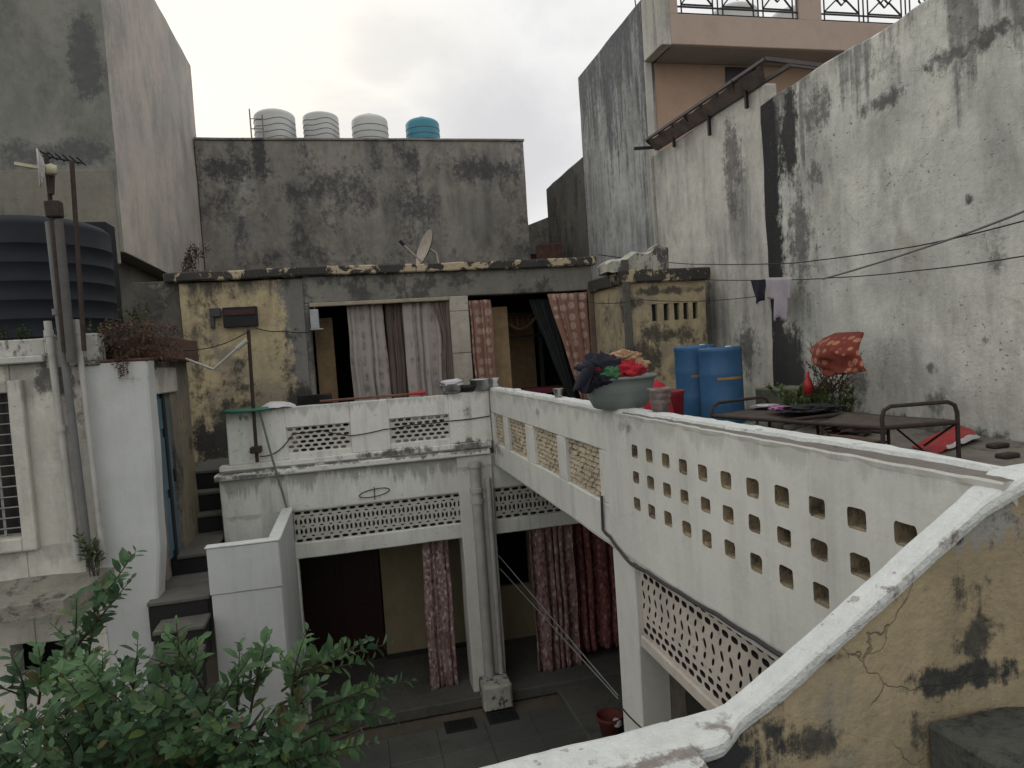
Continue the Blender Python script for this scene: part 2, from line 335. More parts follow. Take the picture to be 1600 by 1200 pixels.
m_pillar = plaster('beige_pillar_render', (.36, .33, .29), (.30, .28, .25), seed=26, streak=.1, blotch=.3, fine=.4, speck=.5, bump=.5, cracks=.5)
m_tan = plaster('tan_reveal', (.33, .27, .19), (.24, .195, .135), seed=27, streak=0, blotch=.8, bscale=5, blo=.5, bhi=.62, fine=.4, speck=.6, bump=.8, dark=(.07, .055, .045))
m_tile = plaster('tan_tile_infill', (.44, .38, .29), (.33, .28, .21), seed=28, streak=0, blotch=.9, bscale=4, blo=.54, bhi=.68, fine=.3, speck=.6, bump=.5, dark=(.09, .07, .06))
m_jali = plaster('jali_screen_white', (.47, .46, .44), (.42, .41, .39), seed=29, streak=.1, blotch=.2, fine=.2, speck=.25, bump=.2)
m_hole = simple('hole_shade_and_line', (.03, .027, .024), .95)  # near-black: shade painted on the screens' hole sides; also the pillar's thin lines
m_pinkjali = plaster('jali_screen_dusty', (.45, .41, .375), (.38, .345, .315), seed=30, streak=.1, blotch=.35, fine=.25, speck=.4, bump=.3)
m_blkplastic = simple('black_tank_plastic', (.014, .017, .024), .65, var=.3, scale=3, bump=.03)
m_blkplastic.node_tree.nodes['Principled BSDF'].inputs['Specular IOR Level'].default_value = .25
m_wtank = simple('white_tank_plastic', (.56, .57, .56), .55, var=.12, scale=2, bump=.03)
m_btank = simple('blue_tank_plastic', (.045, .25, .34), .5, var=.15, scale=2, bump=.03)
m_line = simple('tank_groove', (.12, .13, .14), .8)
m_barrel = simple('blue_drum_plastic', (.033, .125, .27), .5, var=.3, scale=2.5, bump=.04, grime=.15)
m_ochre = simple('ochre_band', (.33, .2, .06), .8)
m_rust = simple('rusted_iron', (.05, .033, .027), .8, var=.5, scale=14, bump=.4)
m_iron = simple('dark_iron', (.025, .024, .026), .6, metal=.4)
m_pvc = simple('old_white_pvc', (.46, .45, .42), .5, var=.15, scale=5, grime=.25)
m_pvcg = simple('grey_pvc', (.16, .165, .165), .6, var=.2, scale=5, grime=.3)
m_wire = simple('black_cable', (.012, .012, .012), .6, bump=0)
m_gwire = simple('grey_cable', (.17, .18, .17), .6, bump=0)
m_steel = simple('dull_steel', (.42, .43, .43), .35, metal=.9, scale=10)
m_alu = simple('grey_metal', (.22, .21, .19), .5, metal=.5)
m_dish = simple('dish_paint', (.42, .38, .31), .6, grime=.3)
m_redp = simple('red_plastic', (.36, .02, .02), .4)
m_green = simple('green_plastic', (.02, .13, .07), .5, grime=.3)
m_basin = simple('grey_basin_plastic', (.17, .20, .195), .45, var=.1, scale=3, bump=.02)
m_bluedoor = simple('blue_door_paint', (.10, .18, .24), .6, scale=3, grime=.4)
m_terra = simple('terracotta', (.14, .03, .02), .8)
m_white_cloth = simple('white_cloth', (.6, .58, .6), .9, scale=4)
def cloth(name, c, c2=None, sc=3): return simple(name, c, .95, scale=sc, c2=c2, bump=.4)
m_navy = cloth('navy_cloth', (.015, .016, .03)); m_crim = cloth('crimson_cloth', (.40, .015, .03)); m_tancl = cloth('tan_cloth', (.42, .27, .17), (.3, .18, .1), 12)
m_grn = cloth('green_cloth', (.02, .11, .045), (.07, .18, .09), 14); m_lilac = cloth('lilac_cloth', (.42, .38, .42)); m_purple = cloth('pink_cloth', (.42, .18, .38)); m_black = cloth('black_cloth', (.012, .012, .016)); m_maroonc = cloth('maroon_cloth', (.14, .02, .04))

def curtain_mat(name, base, fig, kind, sc=7.0, strength=.8):
    g = G(name)
    if kind == 'rosette':
        v = g.voro(g.P, sc, 'F1', .35)
        ring = g.math('MULTIPLY', g.math('ADD', g.math('SINE', g.math('MULTIPLY', v, 42)), 1), .5)
        f = g.math('MULTIPLY', g.ramp(v, .30, .46, strength, 0), g.ramp(ring, .1, .6, .45, 1))
    elif kind == 'ikat':
        n = g.noise(g.vm('MULTIPLY', g.P, (1, 1, .45)), sc*4, 4, .7, .6)
        n2 = g.voro(g.vm('MULTIPLY', g.P, (1, 1, .6)), sc*2.2, 'F1', .9)
        f = g.math('MULTIPLY', g.ramp(n, .40, .50), g.ramp(n2, .15, .5, strength, strength*.35))
    else:
        n = g.noise(g.P, sc*2, 5, .75)
        st = g.noise(g.vm('MULTIPLY', g.P, (9, 9, .2)), 2.2, 2)
        v = g.voro(g.vm('MULTIPLY', g.P, (1, 1, .55)), sc, 'F1', .3)
        f = g.math('MULTIPLY', g.ramp(v, .2, .5, strength, .1), g.ramp(n, .4, .6, .3, 1))
        f = g.math('MULTIPLY', f, g.ramp(st, .4, .55, .3, 1))
    col = g.mix(f, base, fig)
    col = g.mix(g.ramp(g.noise(g.P, 2.5, 5), .45, .7, 0, .4), col, tuple(c*.5 for c in base))
    g.bump(g.noise(g.P, 90, 3), .3, .005)
    return g.out(col, .95)
c_grey = curtain_mat('grey_print_curtain', (.37, .335, .305), (.12, .09, .085), 'damask', 8)
c_brown = curtain_mat('plain_brown_curtain', (.13, .10, .085), (.09, .065, .055), 'damask', 4)
c_rust = curtain_mat('rust_rosette_curtain', (.255, .14, .105), (.50, .40, .34), 'rosette', 6.0)
c_dark = simple('dark_green_curtain', (.015, .022, .02), .95)
c_ikat = curtain_mat('maroon_white_curtain', (.16, .06, .058), (.62, .53, .51), 'ikat', 8, 1.0)
c_ikat2 = curtain_mat('faded_maroon_curtain', (.15, .05, .05), (.52, .43, .41), 'ikat', 7, .95)
c_dred = curtain_mat('deep_red_curtain', (.11, .02, .022), (.38, .2, .18), 'ikat', 7, .8)

def leafmat(name, a, b, seed=0):
    g = G(name)
    info = g.n.new('ShaderNodeNewGeometry').outputs['Random Per Island']
    col = g.mix(info, a, b)
    s_ = g.ramp(info, .93, .98)
    col = g.mix(s_, col, (.15, .22, .05))
    col = g.mix(g.ramp(g.noise(g.P, 2.2, 3), .42, .62, 0, .55), col, tuple(c*1.7+.012 for c in b))
    col = g.mix(g.ramp(g.math('FRACT', g.math('MULTIPLY', info, 17.3)), .93, .96, 0, .8), col, (.11, .08, .035))
    m = g.out(col, .5)
    g.b.inputs['Specular IOR Level'].default_value = .35
    tr = g.n.new('ShaderNodeBsdfTranslucent'); g.set(tr.inputs[0], col)
    mx = g.n.new('ShaderNodeMixShader'); mx.inputs[0].default_value = .25
    g.t.links.new(g.b.outputs[0], mx.inputs[1]); g.t.links.new(tr.outputs[0], mx.inputs[2])
    g.t.links.new(mx.outputs[0], g.n['Material Output'].inputs[0])
    return m
m_leaf = leafmat('leaf_green', (.035, .085, .045), (.085, .16, .065))
m_leaf2 = leafmat('weed_green', (.03, .06, .02), (.08, .12, .03))
m_dry = leafmat('dry_leaf', (.06, .03, .022), (.13, .07, .045))
m_bark = simple('bark', (.07, .055, .04), .9, bump=.5)

# ------------------------------------------------------------------ setting
g_ = MB(); g_.add([(-300, -300, -.05), (300, -300, -.05), (300, 300, -.05), (-300, 300, -.05)], [(0, 1, 2, 3)])
tag(g_.build('ground', plaster('bare_earth', (.12, .1, .08), (.09, .08, .065), streak=0)), 'dusty earth around the houses', kind='structure')
cy = MB()
X = -4.0
# stone slabs with joints
for i in range(11):
    for j in range(12):
        x0 = -3.6+i*.62; y0 = 2.0+j*.62
        if y0+.61 > 9.2: continue
        cy.rbox(x0, x0+.618, y0, y0+.618, -.04, random.uniform(-.003, .003), step=.61, amp=0, bev=.006)
tag(cy.build('courtyard_floor', m_floor), 'dark grey stone slab courtyard floor', kind='structure')

# ------------------------------------------------------------------ jali helper
def cell(mb, T, u0, u1, w0, w1, t0, t1, hole, mi=0, mih=1):
    """one screen cell with an n-gon hole; T maps (u, w, t) to 3-D"""
    n = len(hole); cu = sum(p[0] for p in hole)/n; cw = sum(p[1] for p in hole)/n
    outer = []
    for (a, b) in hole:
        du, dw = a-cu, b-cw
        k = 1e9
        if du > 1e-9: k = min(k, (u1-cu)/du)
        if du < -1e-9: k = min(k, (u0-cu)/du)
        if dw > 1e-9: k = min(k, (w1-cw)/dw)
        if dw < -1e-9: k = min(k, (w0-cw)/dw)
        outer.append((cu+du*k, cw+dw*k))
    vs = [T(a, b, t0) for a, b in outer]+[T(a, b, t0) for a, b in hole]+[T(a, b, t1) for a, b in outer]+[T(a, b, t1) for a, b in hole]
    fs = []; fh = []
    for i in range(n):
        j = (i+1) % n
        fs += [(i, j, n+j, n+i), (2*n+i, 3*n+i, 3*n+j, 2*n+j)]
        fh.append((n+i, n+j, 3*n+j, 3*n+i))
        # corner fill
        a, b = outer[i], outer[j]
        if abs(a[0]-b[0]) > 1e-7 and abs(a[1]-b[1]) > 1e-7:
            c = (a[0] if abs(a[0]-u0) < 1e-6 or abs(a[0]-u1) < 1e-6 else b[0], a[1] if abs(a[1]-w0) < 1e-6 or abs(a[1]-w1) < 1e-6 else b[1])
            o = len(vs); vs += [T(c[0], c[1], t0), T(c[0], c[1], t1)]
            fs += [(i, o, j), (2*n+i, 2*n+j, o+1)]
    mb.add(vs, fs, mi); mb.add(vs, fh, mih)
def ell(cu, cw, a, b, n=12, tilt=0.0, pw=1.0):
    r = []
    for k in range(n):
        t = 2*PI*(k+.5)/n; c, s = math.cos(t), math.sin(t)
        x = a*math.copysign(abs(c)**pw, c); y = b*math.copysign(abs(s)**pw, s)
        r.append((cu+x+tilt*y, cw+y))
    return r
def cres(cu, cw, a, b, s):
    # a fat half moon, bulging away from the middle of its pair
    r = []
    for k in range(14):
        t = 2*PI*(k+.5)/14; c, q = math.cos(t), math.sin(t)
        r.append((cu-s*a*.25+a*(c if c*s < 0 else c*.55)+s*a*.35*q*q, cw+b*q))
    return r
def jali(mb, T, u0, u1, w0, w1, t0, t1, cols, rows):
    """rows: list of (height fraction, kind)"""
    tot = sum(r[0] for r in rows); w = w1
    for hf, kind in rows:
        h = (w1-w0)*hf/tot; wl = w-h
        off = .5 if kind in ('tiny', 'dashoff') else 0
        cw = (u1-u0)/cols
        es = [u0]+[u0+(i+off)*cw for i in range(0 if off else 1, cols)]+[u1]
        for i in range(len(es)-1):
            a, b = es[i], es[i+1]; m_ = (a+b)/2; wid = b-a; cc = (w+wl)/2
            jz = random.uniform(-.03, .03)*h
            if wid < cw*.7: mb.add([T(a, wl, t0), T(b, wl, t0), T(b, w, t0), T(a, w, t0), T(a, wl, t1), T(b, wl, t1), T(b, w, t1), T(a, w, t1)], [(0, 1, 2, 3), (4, 7, 6, 5)], 0); continue
            if kind in ('dash', 'dashoff'): cell(mb, T, a, b, wl, w, t0, t1, ell(m_, cc+jz, wid*.36, h*.33, pw=.75))
            elif kind == 'tiny': cell(mb, T, a, b, wl, w, t0, t1, ell(m_, cc+jz, wid*.2, h*.22))
            elif kind == 'pair':
                cell(mb, T, a, m_, wl, w, t0, t1, cres(a+wid*.30, cc+jz, wid*.17, h*.42, 1))
                cell(mb, T, m_, b, wl, w, t0, t1, cres(a+wid*.70, cc-jz, wid*.17, h*.42, -1))
            elif kind == 'slotL': cell(mb, T, a, b, wl, w, t0, t1, ell(m_, cc+jz, wid*.17, h*.38, tilt=.25))
            elif kind == 'slotR': cell(mb, T, a, b, wl, w, t0, t1, ell(m_+wid*.1, cc+jz, wid*.15, h*.33, tilt=-.4))
        w = wl

# ------------------------------------------------------------------ courtyard house
YF = 9.4; XW = 1.87
house = thing('courtyard_house', 'two storey white courtyard house with pierced parapets and curtained upper rooms', 'house', (0, 9.4, 0))
def fp(name, mb, mats, label=None, parent=house):
    o = mb.build(name, mats, parent)
    if label: o['label'] = label
    return o
# --- front wing, ground storey face
w = MB()
w.rbox(-1.72, -.92, YF, YF+.18, -.05, 3.42)                    # left blind wall
w.rbox(-.92, 1.36, YF, YF+.16, 2.91, 3.42)                     # band over the screen
w.rbox(1.82, 3.9, YF+.02, YF+.18, 2.91, 3.40)
w.rbox(-.92, -.84, YF+.01, YF+.17, -.05, 2.5, step=.3)
fp('wall', w, m_white)
w = MB()
w.rbox(-.90, 1.36, YF+.005, YF+.22, 2.28, 2.49)
w.rbox(1.80, 3.9, YF+.03, YF+.24, 2.27, 2.47)
fp('lintel_beam', w, m_white)
TY = lambda y: (lambda u, w_, t: (u, y+t, w_))
TX = lambda x: (lambda u, w_, t: (x+t, u, w_))
rows7 = [(.9, 'dash'), (.7, 'tiny'), (1.45, 'pair'), (.6, 'tiny'), (1.45, 'pair'), (.7, 'tiny'), (.9, 'dash')]
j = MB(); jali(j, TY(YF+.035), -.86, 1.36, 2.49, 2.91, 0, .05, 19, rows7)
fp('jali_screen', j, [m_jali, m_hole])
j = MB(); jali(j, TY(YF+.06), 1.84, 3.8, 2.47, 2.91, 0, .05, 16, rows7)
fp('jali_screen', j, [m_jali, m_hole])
# corner pillar
w = MB(); w.rbox(1.34, 1.82, YF-.04, YF+.34, .0, 3.42, step=.2, amp=.01)
fp('pillar', w, m_white2)
# cornice and terrace edge
w = MB(); w.rbox(-1.76, 1.80, YF-.09, YF+.16, 3.42, 3.5, amp=.008)
w.rbox(-1.70, 1.84, YF-.03, YF+.14, 3.5, 3.6, amp=.01)
fp('cornice', w, m_white)
# front parapet with two pierced panels
w = MB()
zb, zt, p0, p1 = 3.6, 4.29, 3.68, 4.02
w.rbox(-1.58, -.86, YF, YF+.13, zb, zt, topamp=.014)
w.rbox(-.05, .47, YF, YF+.13, zb, zt, topamp=.014)
w.rbox(1.28, 1.86, YF-.01, YF+.13, zb, zt+.01, topamp=.014)
for a, b in ((-.86, -.05), (.47, 1.28)):
    w.rbox(a, b, YF, YF+.13, p1, zt, topamp=.014, bev=.006); w.rbox(a, b, YF, YF+.13, zb, p0, bev=.006)
fp('parapet', w, m_white)
for a, b in ((-.86, -.05), (.47, 1.28)):
    j = MB(); jali(j, TY(YF+.03), a, b, p0, p1, 0, .05, 8, [(1, 'dash'), (1, 'dashoff')]*3)
    fp('jali_screen', j, [m_jali, m_hole])
# --- side wing parapet with inset tiled panels and square holes
w = MB()
x0, x1 = XW, XW+.13
ZB, ZT, Y0 = 3.25, 4.3, 1.72
panels = [(8.66, 9.28), (7.50, 8.42), (6.30, 7.18), (5.17, 6.05)]
pz0, pz1 = 3.58, 3.99
yy = YF
w.rbox(x0, x1, 5.0, YF+.02, pz1, ZT, topamp=.012); w.rbox(x0, x1, 5.0, YF+.02, ZB, pz0)
edges = [YF+.02]+[e for p in panels for e in (p[1], p[0])]+[5.0]
for i in range(0, len(edges), 2): w.rbox(x0, x1, edges[i+1], edges[i], pz0, pz1, bev=.006)
# the solid part above and below the square holes
rowsz = [(4.015, 4.105), (3.835, 3.92), (3.645, 3.735)]
zs = [ZT]+[v for r in rowsz for v in (r[1], r[0])]+[ZB]
ncol = 11; ys = []
for k in range(ncol): yc = 4.44-k*(4.44-2.05)/(ncol-1); ys.append(yc)
w.rbox(x0, x1, 4.60, 5.0, ZB, ZT, step=.12, amp=.003, topamp=.004, bev=.001)
fp('parapet', w, m_white2, 'long parapet pierced by three rows of square holes')
w = MB(); rr = random.Random(3)
def TXL(u, w_, t):
    p = Vector((x0, u, w_)); n_ = noise.noise(Vector((u*2.3, w_*2.3, 4)))*.004
    return (x0+t+n_, u, w_)
ye = [4.60]+[(ys[i]+ys[i+1])/2 for i in range(len(ys)-1)]+[1.68]
ze = [4.17, (rowsz[0][0]+rowsz[1][1])/2, (rowsz[1][0]+rowsz[2][1])/2, 3.57]
for r_i, (za, zb_) in enumerate(rowsz):
    for c_i, yc in enumerate(ys):
        if c_i == 0 and False: continue
        a_, b_ = .052+rr.uniform(-.003, .004), (zb_-za)/2+rr.uniform(-.002, .004)
        h_ = [(p_[0]+rr.uniform(-.002, .002), p_[1]+rr.uniform(-.002, .002)) for p_ in ell(yc+rr.uniform(-.006, .006), (za+zb_)/2+rr.uniform(-.004, .004), a_, b_, 20, pw=.32)]
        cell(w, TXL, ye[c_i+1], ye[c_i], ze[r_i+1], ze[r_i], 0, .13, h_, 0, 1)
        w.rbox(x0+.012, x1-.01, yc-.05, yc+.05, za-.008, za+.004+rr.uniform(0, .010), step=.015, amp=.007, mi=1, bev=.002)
        w.rbox(x0+.11, x1-.005, yc-.056, yc+.056, za-.004, zb_+.004, step=.02, amp=.008, mi=1, bev=.002)
for c_i in range(len(ys)):
    for (a_, b_) in ((ZB, 3.57), (4.17, ZT)):
        for t_ in (0, .13):
            w.add([TXL(ye[c_i+1], a_, t_), TXL(ye[c_i], a_, t_), TXL(ye[c_i], b_, t_), TXL(ye[c_i+1], b_, t_)], [(0, 1, 2, 3)], 0)
    w.add([TXL(ye[c_i+1], ZB, 0), TXL(ye[c_i], ZB, 0), TXL(ye[c_i], ZB, .13), TXL(ye[c_i+1], ZB, .13)], [(0, 1, 2, 3)], 0)
fp('pierced_band', w, [m_white2, m_tan])
# tile infill of the four panels
for (a, b) in panels:
    w = MB(); rows = 9; hz = (pz1-pz0)/rows
    w.box(x0+.07, x0+.09, a, b, pz0, pz1, 0)
    for r in range(rows):
        y = a-(.06 if r % 2 else 0)
        while y < b:
            ya, yb = max(a, y), min(b, y+.115)
            if yb-ya > .02:
                d = rr.uniform(-.006, .008); t = rr.uniform(-.008, .008)
                z0_ = pz0+r*hz+.004; z1_ = z0_+hz*.72
                w.hexa([(x0+.03+d, ya, z0_+t), (x0+.03+d, yb, z0_-t), (x0+.07, yb, z0_-t), (x0+.07, ya, z0_+t), (x0+.045+d, ya+.006, z1_+t), (x0+.045+d, yb-.006, z1_-t), (x0+.07, yb-.006, z1_-t), (x0+.07, ya+.006, z1_+t)], 0)
            y += .12
    fp('tile_panel', w, m_tile)
# top of the side parapet: white lip and grey mortar
w = MB(); vs = []; n = 150; mis = []
cs_n = 9
for i in range(n+1):
    y = 1.66+(YF-.03-1.66)*i/n; k = max(0, min(1, (5.4-y)/3.4)); gw = .002+.085*k**1.2+.012*noise.noise(Vector((y*3, 1, 0)))*k
    ww = .125*(1-k)+.06*k; ww *= max(.02, min(1, (y-1.75)/.5)); ex = .02+.03*k
    for dx, dz in ((-.001, -.014), (-.005, .006), (.002, .014), (gw, .020), (gw+.006, .036), (gw+.02+ww*.9, .038), (gw+.026+ww, .018), (gw+.03+ww+ex+.08*k, .0), (gw+.03+ww+ex+.10*k, -.3)):
        p = Vector((x0+dx, y, ZT+dz)); vs.append(p+lump(p*6, .006))
w.add(vs, [(i*cs_n+q_, i*cs_n+q_+1, (i+1)*cs_n+q_+1, (i+1)*cs_n+q_) for i in range(n) for q_ in range(cs_n-1)]+[tuple(range(cs_n))])
o = fp('coping', w, [m_cope, m_grey_mortar, m_white2])
for i, p in enumerate(o.data.polygons):
    q_ = i % (cs_n-1); yy_ = 1.66+(YF-1.69)*(i//(cs_n-1))/n
    p.material_index = 0 if q_ in (3, 4, 5) else (2 if q_ < 2 else (1 if (yy_ < 4.6 or q_ > 5) else 0))
# pillar and screen below the side wing
w = MB(); w.rbox(XW-.005, XW+.24, 4.58, 4.97, 0, 3.25, step=.25, amp=.006)
fp('pillar', w, m_white2)
w = MB(); w.rbox(XW+.01, XW+.16, .9, 4.58, 2.63, 2.72, amp=.01, step=.1)
w.rbox(XW+.5, XW+.85, 5.6, 5.75, 0, 3.3); fp('lintel_beam', w, m_pinkjali)
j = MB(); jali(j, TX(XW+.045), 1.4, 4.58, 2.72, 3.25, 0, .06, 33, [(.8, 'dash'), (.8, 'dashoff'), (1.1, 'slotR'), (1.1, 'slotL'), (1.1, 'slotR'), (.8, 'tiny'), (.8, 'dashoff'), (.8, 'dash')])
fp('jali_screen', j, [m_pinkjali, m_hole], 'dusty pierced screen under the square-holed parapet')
# slabs
w = MB(); w.rbox(-1.72, 5.75, YF+.16, 11.45, 3.30, 3.5, step=.6)
fp('floor_slab', w, m_terr)
w = MB(); w.rbox(XW+.13, 5.8, -.6, YF+.6, 3.45, 3.7, step=.35, amp=.012)
fp('terrace_floor', w, m_terr)
# ground floor interior
w = MB()
w.rbox(-1.7, 5.7, 9.2, 11.0, -.03, .12, step=.6, amp=.004); w.rbox(2.5, 5.7, 5.8, 9.2, -.03, .05, step=.6, amp=.004)
fp('plinth', w, m_step)
w = MB()
w.box(.24, 2.08, 10.9, 11.05, .12, 3.3); w.box(2.08, 2.62, 10.9, 11.05, .12, 1.0); w.box(2.62, 5.7, 10.9, 11.05, .12, 3.3)
w.box(-1.72, -1.05, 10.9, 11.05, .12, 3.3); w.box(-1.05, .24, 10.9, 11.05, 2.25, 3.3); w.box(2.08, 2.62, 10.9, 11.05, 2.2, 3.3)
fp('inner_wall', w, m_int_y)
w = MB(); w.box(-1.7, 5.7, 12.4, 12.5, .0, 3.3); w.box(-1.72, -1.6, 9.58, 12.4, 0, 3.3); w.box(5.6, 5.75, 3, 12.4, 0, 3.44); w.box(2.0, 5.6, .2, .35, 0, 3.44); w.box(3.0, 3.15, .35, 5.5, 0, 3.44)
fp('wall_or_shade_panel', w, m_int_dark)
w = MB(); w.rbox(-1.03, .22, 11.0, 11.06, .12, 2.24, step=.5, amp=0, bev=.004)
for a, b in ((-.95, -.45), (-.36, .14)):
    for c, d in ((.3, 1.0), (1.12, 2.1)): w.rbox(a, b, 10.985, 11.0, c, d, step=.5, amp=0, bev=.006)
fp('door', w, m_door, 'dark maroon panelled ground floor door')
w = MB(); w.box(2.08, 2.62, 10.98, 11.0, 1.0, 2.2); fp('window', w, simple('dark_glass', (.01, .014, .025), .2, bump=0))
w = MB(); w.box(.24, 2.08, 10.885, 10.9, .12, .2); fp('skirting', w, m_dado)
# --- upper storey
YU = 11.5
w = MB()
w.rbox(-2.44, -.62, YU, YU+.25, 3.4, 6.2, step=.25, amp=.012)
fp('upper_wall', w, m_yel)
w = MB(); w.rbox(-.62, -.54, YU-.01, YU+.3, 3.5, 5.8, amp=.012); w.rbox(-.62, 4.25, YU, YU+.28, 5.80, 6.22, step=.3, amp=.008)
fp('upper_beam', w, m_concrete)
w = MB(); w.rbox(-2.62, 4.32, YU-.10, YU+4.4, 6.22, 6.36, step=.12 if False else .2, amp=.022, bev=.02)
fp('roof', w, m_crust)
w = MB(); w.rbox(1.70, 2.02, YU-.02, YU+.26, 3.5, 5.80, step=.2, amp=.006)
for z in (4.85, 5.55): w.box(1.697, 2.023, YU-.024, YU-.018, z, z+.008, 1)
fp('upper_pillar', w, [m_pillar, m_hole])
w = MB(); w.rbox(-.54, 1.70, YU-.05, YU+.02, 5.735, 5.80, step=.2, amp=.004); fp('shutter_box', w, simple('faded_cream', (.36, .32, .24), .8, grime=.4))
w = MB(); w.rbox(4.14, 4.24, YU-.05, YU+.2, 3.5, 5.8, step=.3); fp('door_jamb', w, simple('brown_jamb', (.17, .12, .085), .8, grime=.5))
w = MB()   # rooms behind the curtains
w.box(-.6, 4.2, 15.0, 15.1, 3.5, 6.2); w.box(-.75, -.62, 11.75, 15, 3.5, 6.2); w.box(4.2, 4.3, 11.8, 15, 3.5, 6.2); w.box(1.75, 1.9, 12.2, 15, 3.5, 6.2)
fp('wall_or_shade_panel', w, m_int_dark)
m_ochr = simple('ochre_room_paint', (.36, .25, .14), .9, grime=.3)
for bb in ((-.52, -.22, 12.2, 12.3, 3.5, 5.6), (2.38, 2.80, 12.0, 12.1, 3.5, 5.62), (2.95, 3.7, 13.6, 13.7, 3.5, 5.55)): fp('inner_wall', MB().box(*bb), m_ochr)
w = MB()
for a, b, c, d in ((2.84, 2.92, 3.5, 5.5), (3.62, 3.7, 3.5, 5.5), (2.84, 3.7, 5.5, 5.56), (2.84, 3.7, 5.08, 5.12)): w.box(a, b, 13.0, 13.06, c, d)
fp('door_frame', w, simple('dark_frame', (.02, .02, .018), .6))
w = MB(); w.tube([(2.95+.65*i/12, 12.98, 5.46-.22*math.sin(PI*i/12)) for i in range(13)], .03, 6)
for i in range(6): w.tube([(3.0+.11*i, 12.98, 5.44), (3.0+.11*i, 12.98, 5.36-.12*math.sin(PI*i/5))], .012, 5)
tag(w.build('door_garland', m_tancl), 'faded fabric garland strung over the inner upstairs doorway', 'garland')
w = MB(); w.rbox(2.72, 3.85, 12.0, 12.7, 4.02, 4.12, step=.3, amp=.004)
bed = thing('table', 'low table with a dark red cloth in the upstairs doorway', 'table', (3.3, 12.3, 3.5))
w.build('tabletop', m_maroonc, bed)
for a in (2.8, 3.78):
    for b in (12.06, 12.62): MB().box(a-.03, a+.03, b-.03, b+.03, 3.5, 4.02).build('leg', m_rust, bed)
# side room with vent slots
w = MB()
sx = [4.67, 4.87, 5.05, 5.21, 5.37]; vz0, vz1 = 5.14, 5.40
w.rbox(4.24, 5.6, 10.05, 10.25, 3.6, vz0, step=.2, amp=.012, bev=.004); w.rbox(4.24, 5.6, 10.05, 10.25, vz1, 5.74, step=.2, amp=.012, bev=.004)
e = [4.24]+[v for s_ in sx for v in (s_-.005, s_+.085)]+[5.6]
for i in range(0, len(e), 2): w.rbox(e[i], e[i+1], 10.05, 10.13, vz0, vz1, step=.1, amp=.012, bev=.004)
w.rbox(4.24, 4.44, 10.25, 11.5, 3.6, 5.74, step=.2, amp=.012, bev=.004)
fp('upper_wall', w, m_yel)
w = MB(); w.box(4.5, 5.52, 10.131, 10.15, 5.1, 5.45); fp('wall_or_shade_panel', w, m_riser)  # dark panel added behind the vent slots to stand for shade, not a wall
w = MB(); w.rbox(4.16, 5.66, 9.97, 12.2, 5.74, 5.94, step=.14, amp=.02, bev=.02); fp('roof', w, m_crust, 'flaking roof slab over the small vented room')
w = MB(); n = 22; vs = []
for i in range(n+1):
    k = i/n; x = 3.98+1.05*k; zt_ = 6.10+.26*k+.03*math.sin(k*17)
    for (y, z) in ((10.12, 5.94), (10.10+.0, zt_-.05), (10.2, zt_), (10.5, zt_-.02), (10.55, 5.94)):
        p = Vector((x, y, z)); vs.append(p+lump(p*4, .03))
w.add(vs, [(i*5+q, (i+1)*5+q, (i+1)*5+q+1, i*5+q+1) for i in range(n) for q in range(4)]+[(0, 1, 2, 3, 4), tuple(n*5+q for q in (4, 3, 2, 1, 0))])
fp('broken_parapet', w, m_peel)
w = MB(); w.rbox(4.18, 4.30, 9.98, 10.04, 3.7, 6.1, step=.2, amp=.008); fp('drain_groove', w, m_dwall)
# dark wall continuing left of the yellow room
w = MB(); w.rbox(-3.1, -2.445, YU+.05, YU+.4, 3.0, 6.25, step=.25, amp=.015)
w.rbox(-2.446, -2.2, 9.9, YU+.05, 3.2, 3.44, step=.25, amp=.015)
tag(w.build('side_wall', m_dwall), 'dark mossy wall between the left house and the yellow upper room', 'wall')

# ------------------------------------------------------------------ outdoor staircase and its screen wall
st = thing('outdoor_staircase', 'narrow cement stairs with black risers between the left house and courtyard house', 'stairs', (-1.95, 8.5, 0))
lv = [(3.47, 11.45, 10.2), (3.21, 10.2, 9.95), (2.95, 9.95, 9.72), (2.71, 9.72, 8.62), (2.49, 8.62, 7.7), (2.30, 7.7, 7.36), (2.11, 7.36, 7.05), (1.92, 7.05, 6.78), (1.73, 6.78, 6.5), (1.54, 6.5, 6.2), (1.35, 6.2, 5.9)]
for i, (z, yb, yf) in enumerate(lv):
    xl, xr_ = (-2.25, -1.73) if yb > 9 else (-2.2, -1.60)
    if yb < 7.75: xl = -2.08
    s_ = MB(); s_.rbox(xl, xr_, yf, yb, z-.05, z, step=.12, amp=.008)
    s_.rbox(xl, xr_-.02, yf+.02, yb, z-.42, z-.05, step=.3, amp=.004, mi=1)
    s_.build('step', [m_step, m_riser], st)
sw = thing('stair_screen_wall', 'low white L shaped wall in front of the narrow stairs', 'wall', (-1.2, 7.6, 0))
w = MB(); w.rbox(-1.575, -.86, 7.60, 7.70, 2.50, 2.99, step=.12, topamp=.008); w.rbox(-1.565, -.868, 7.612, 7.69, 0, 2.50, step=.3)
w.rbox(-.97, -.862, 7.69, 9.4, 0, 2.97, step=.3)
w.build('wall', m_left_s, sw)
w = MB(); w.rbox(-1.59, -.85, 7.59, 7.72, 2.992, 3.012, step=.1, amp=.006); w.rbox(-.985, -.85, 7.72, 9.38, 2.972, 2.992, step=.1, amp=.006); w.build('coping', m_cope, sw)

# ------------------------------------------------------------------ left house
lh = thing('left_house', 'old white house with barred window and rooftop weeds at the left', 'house', (-3.3, 7.8, 0))
w = MB()
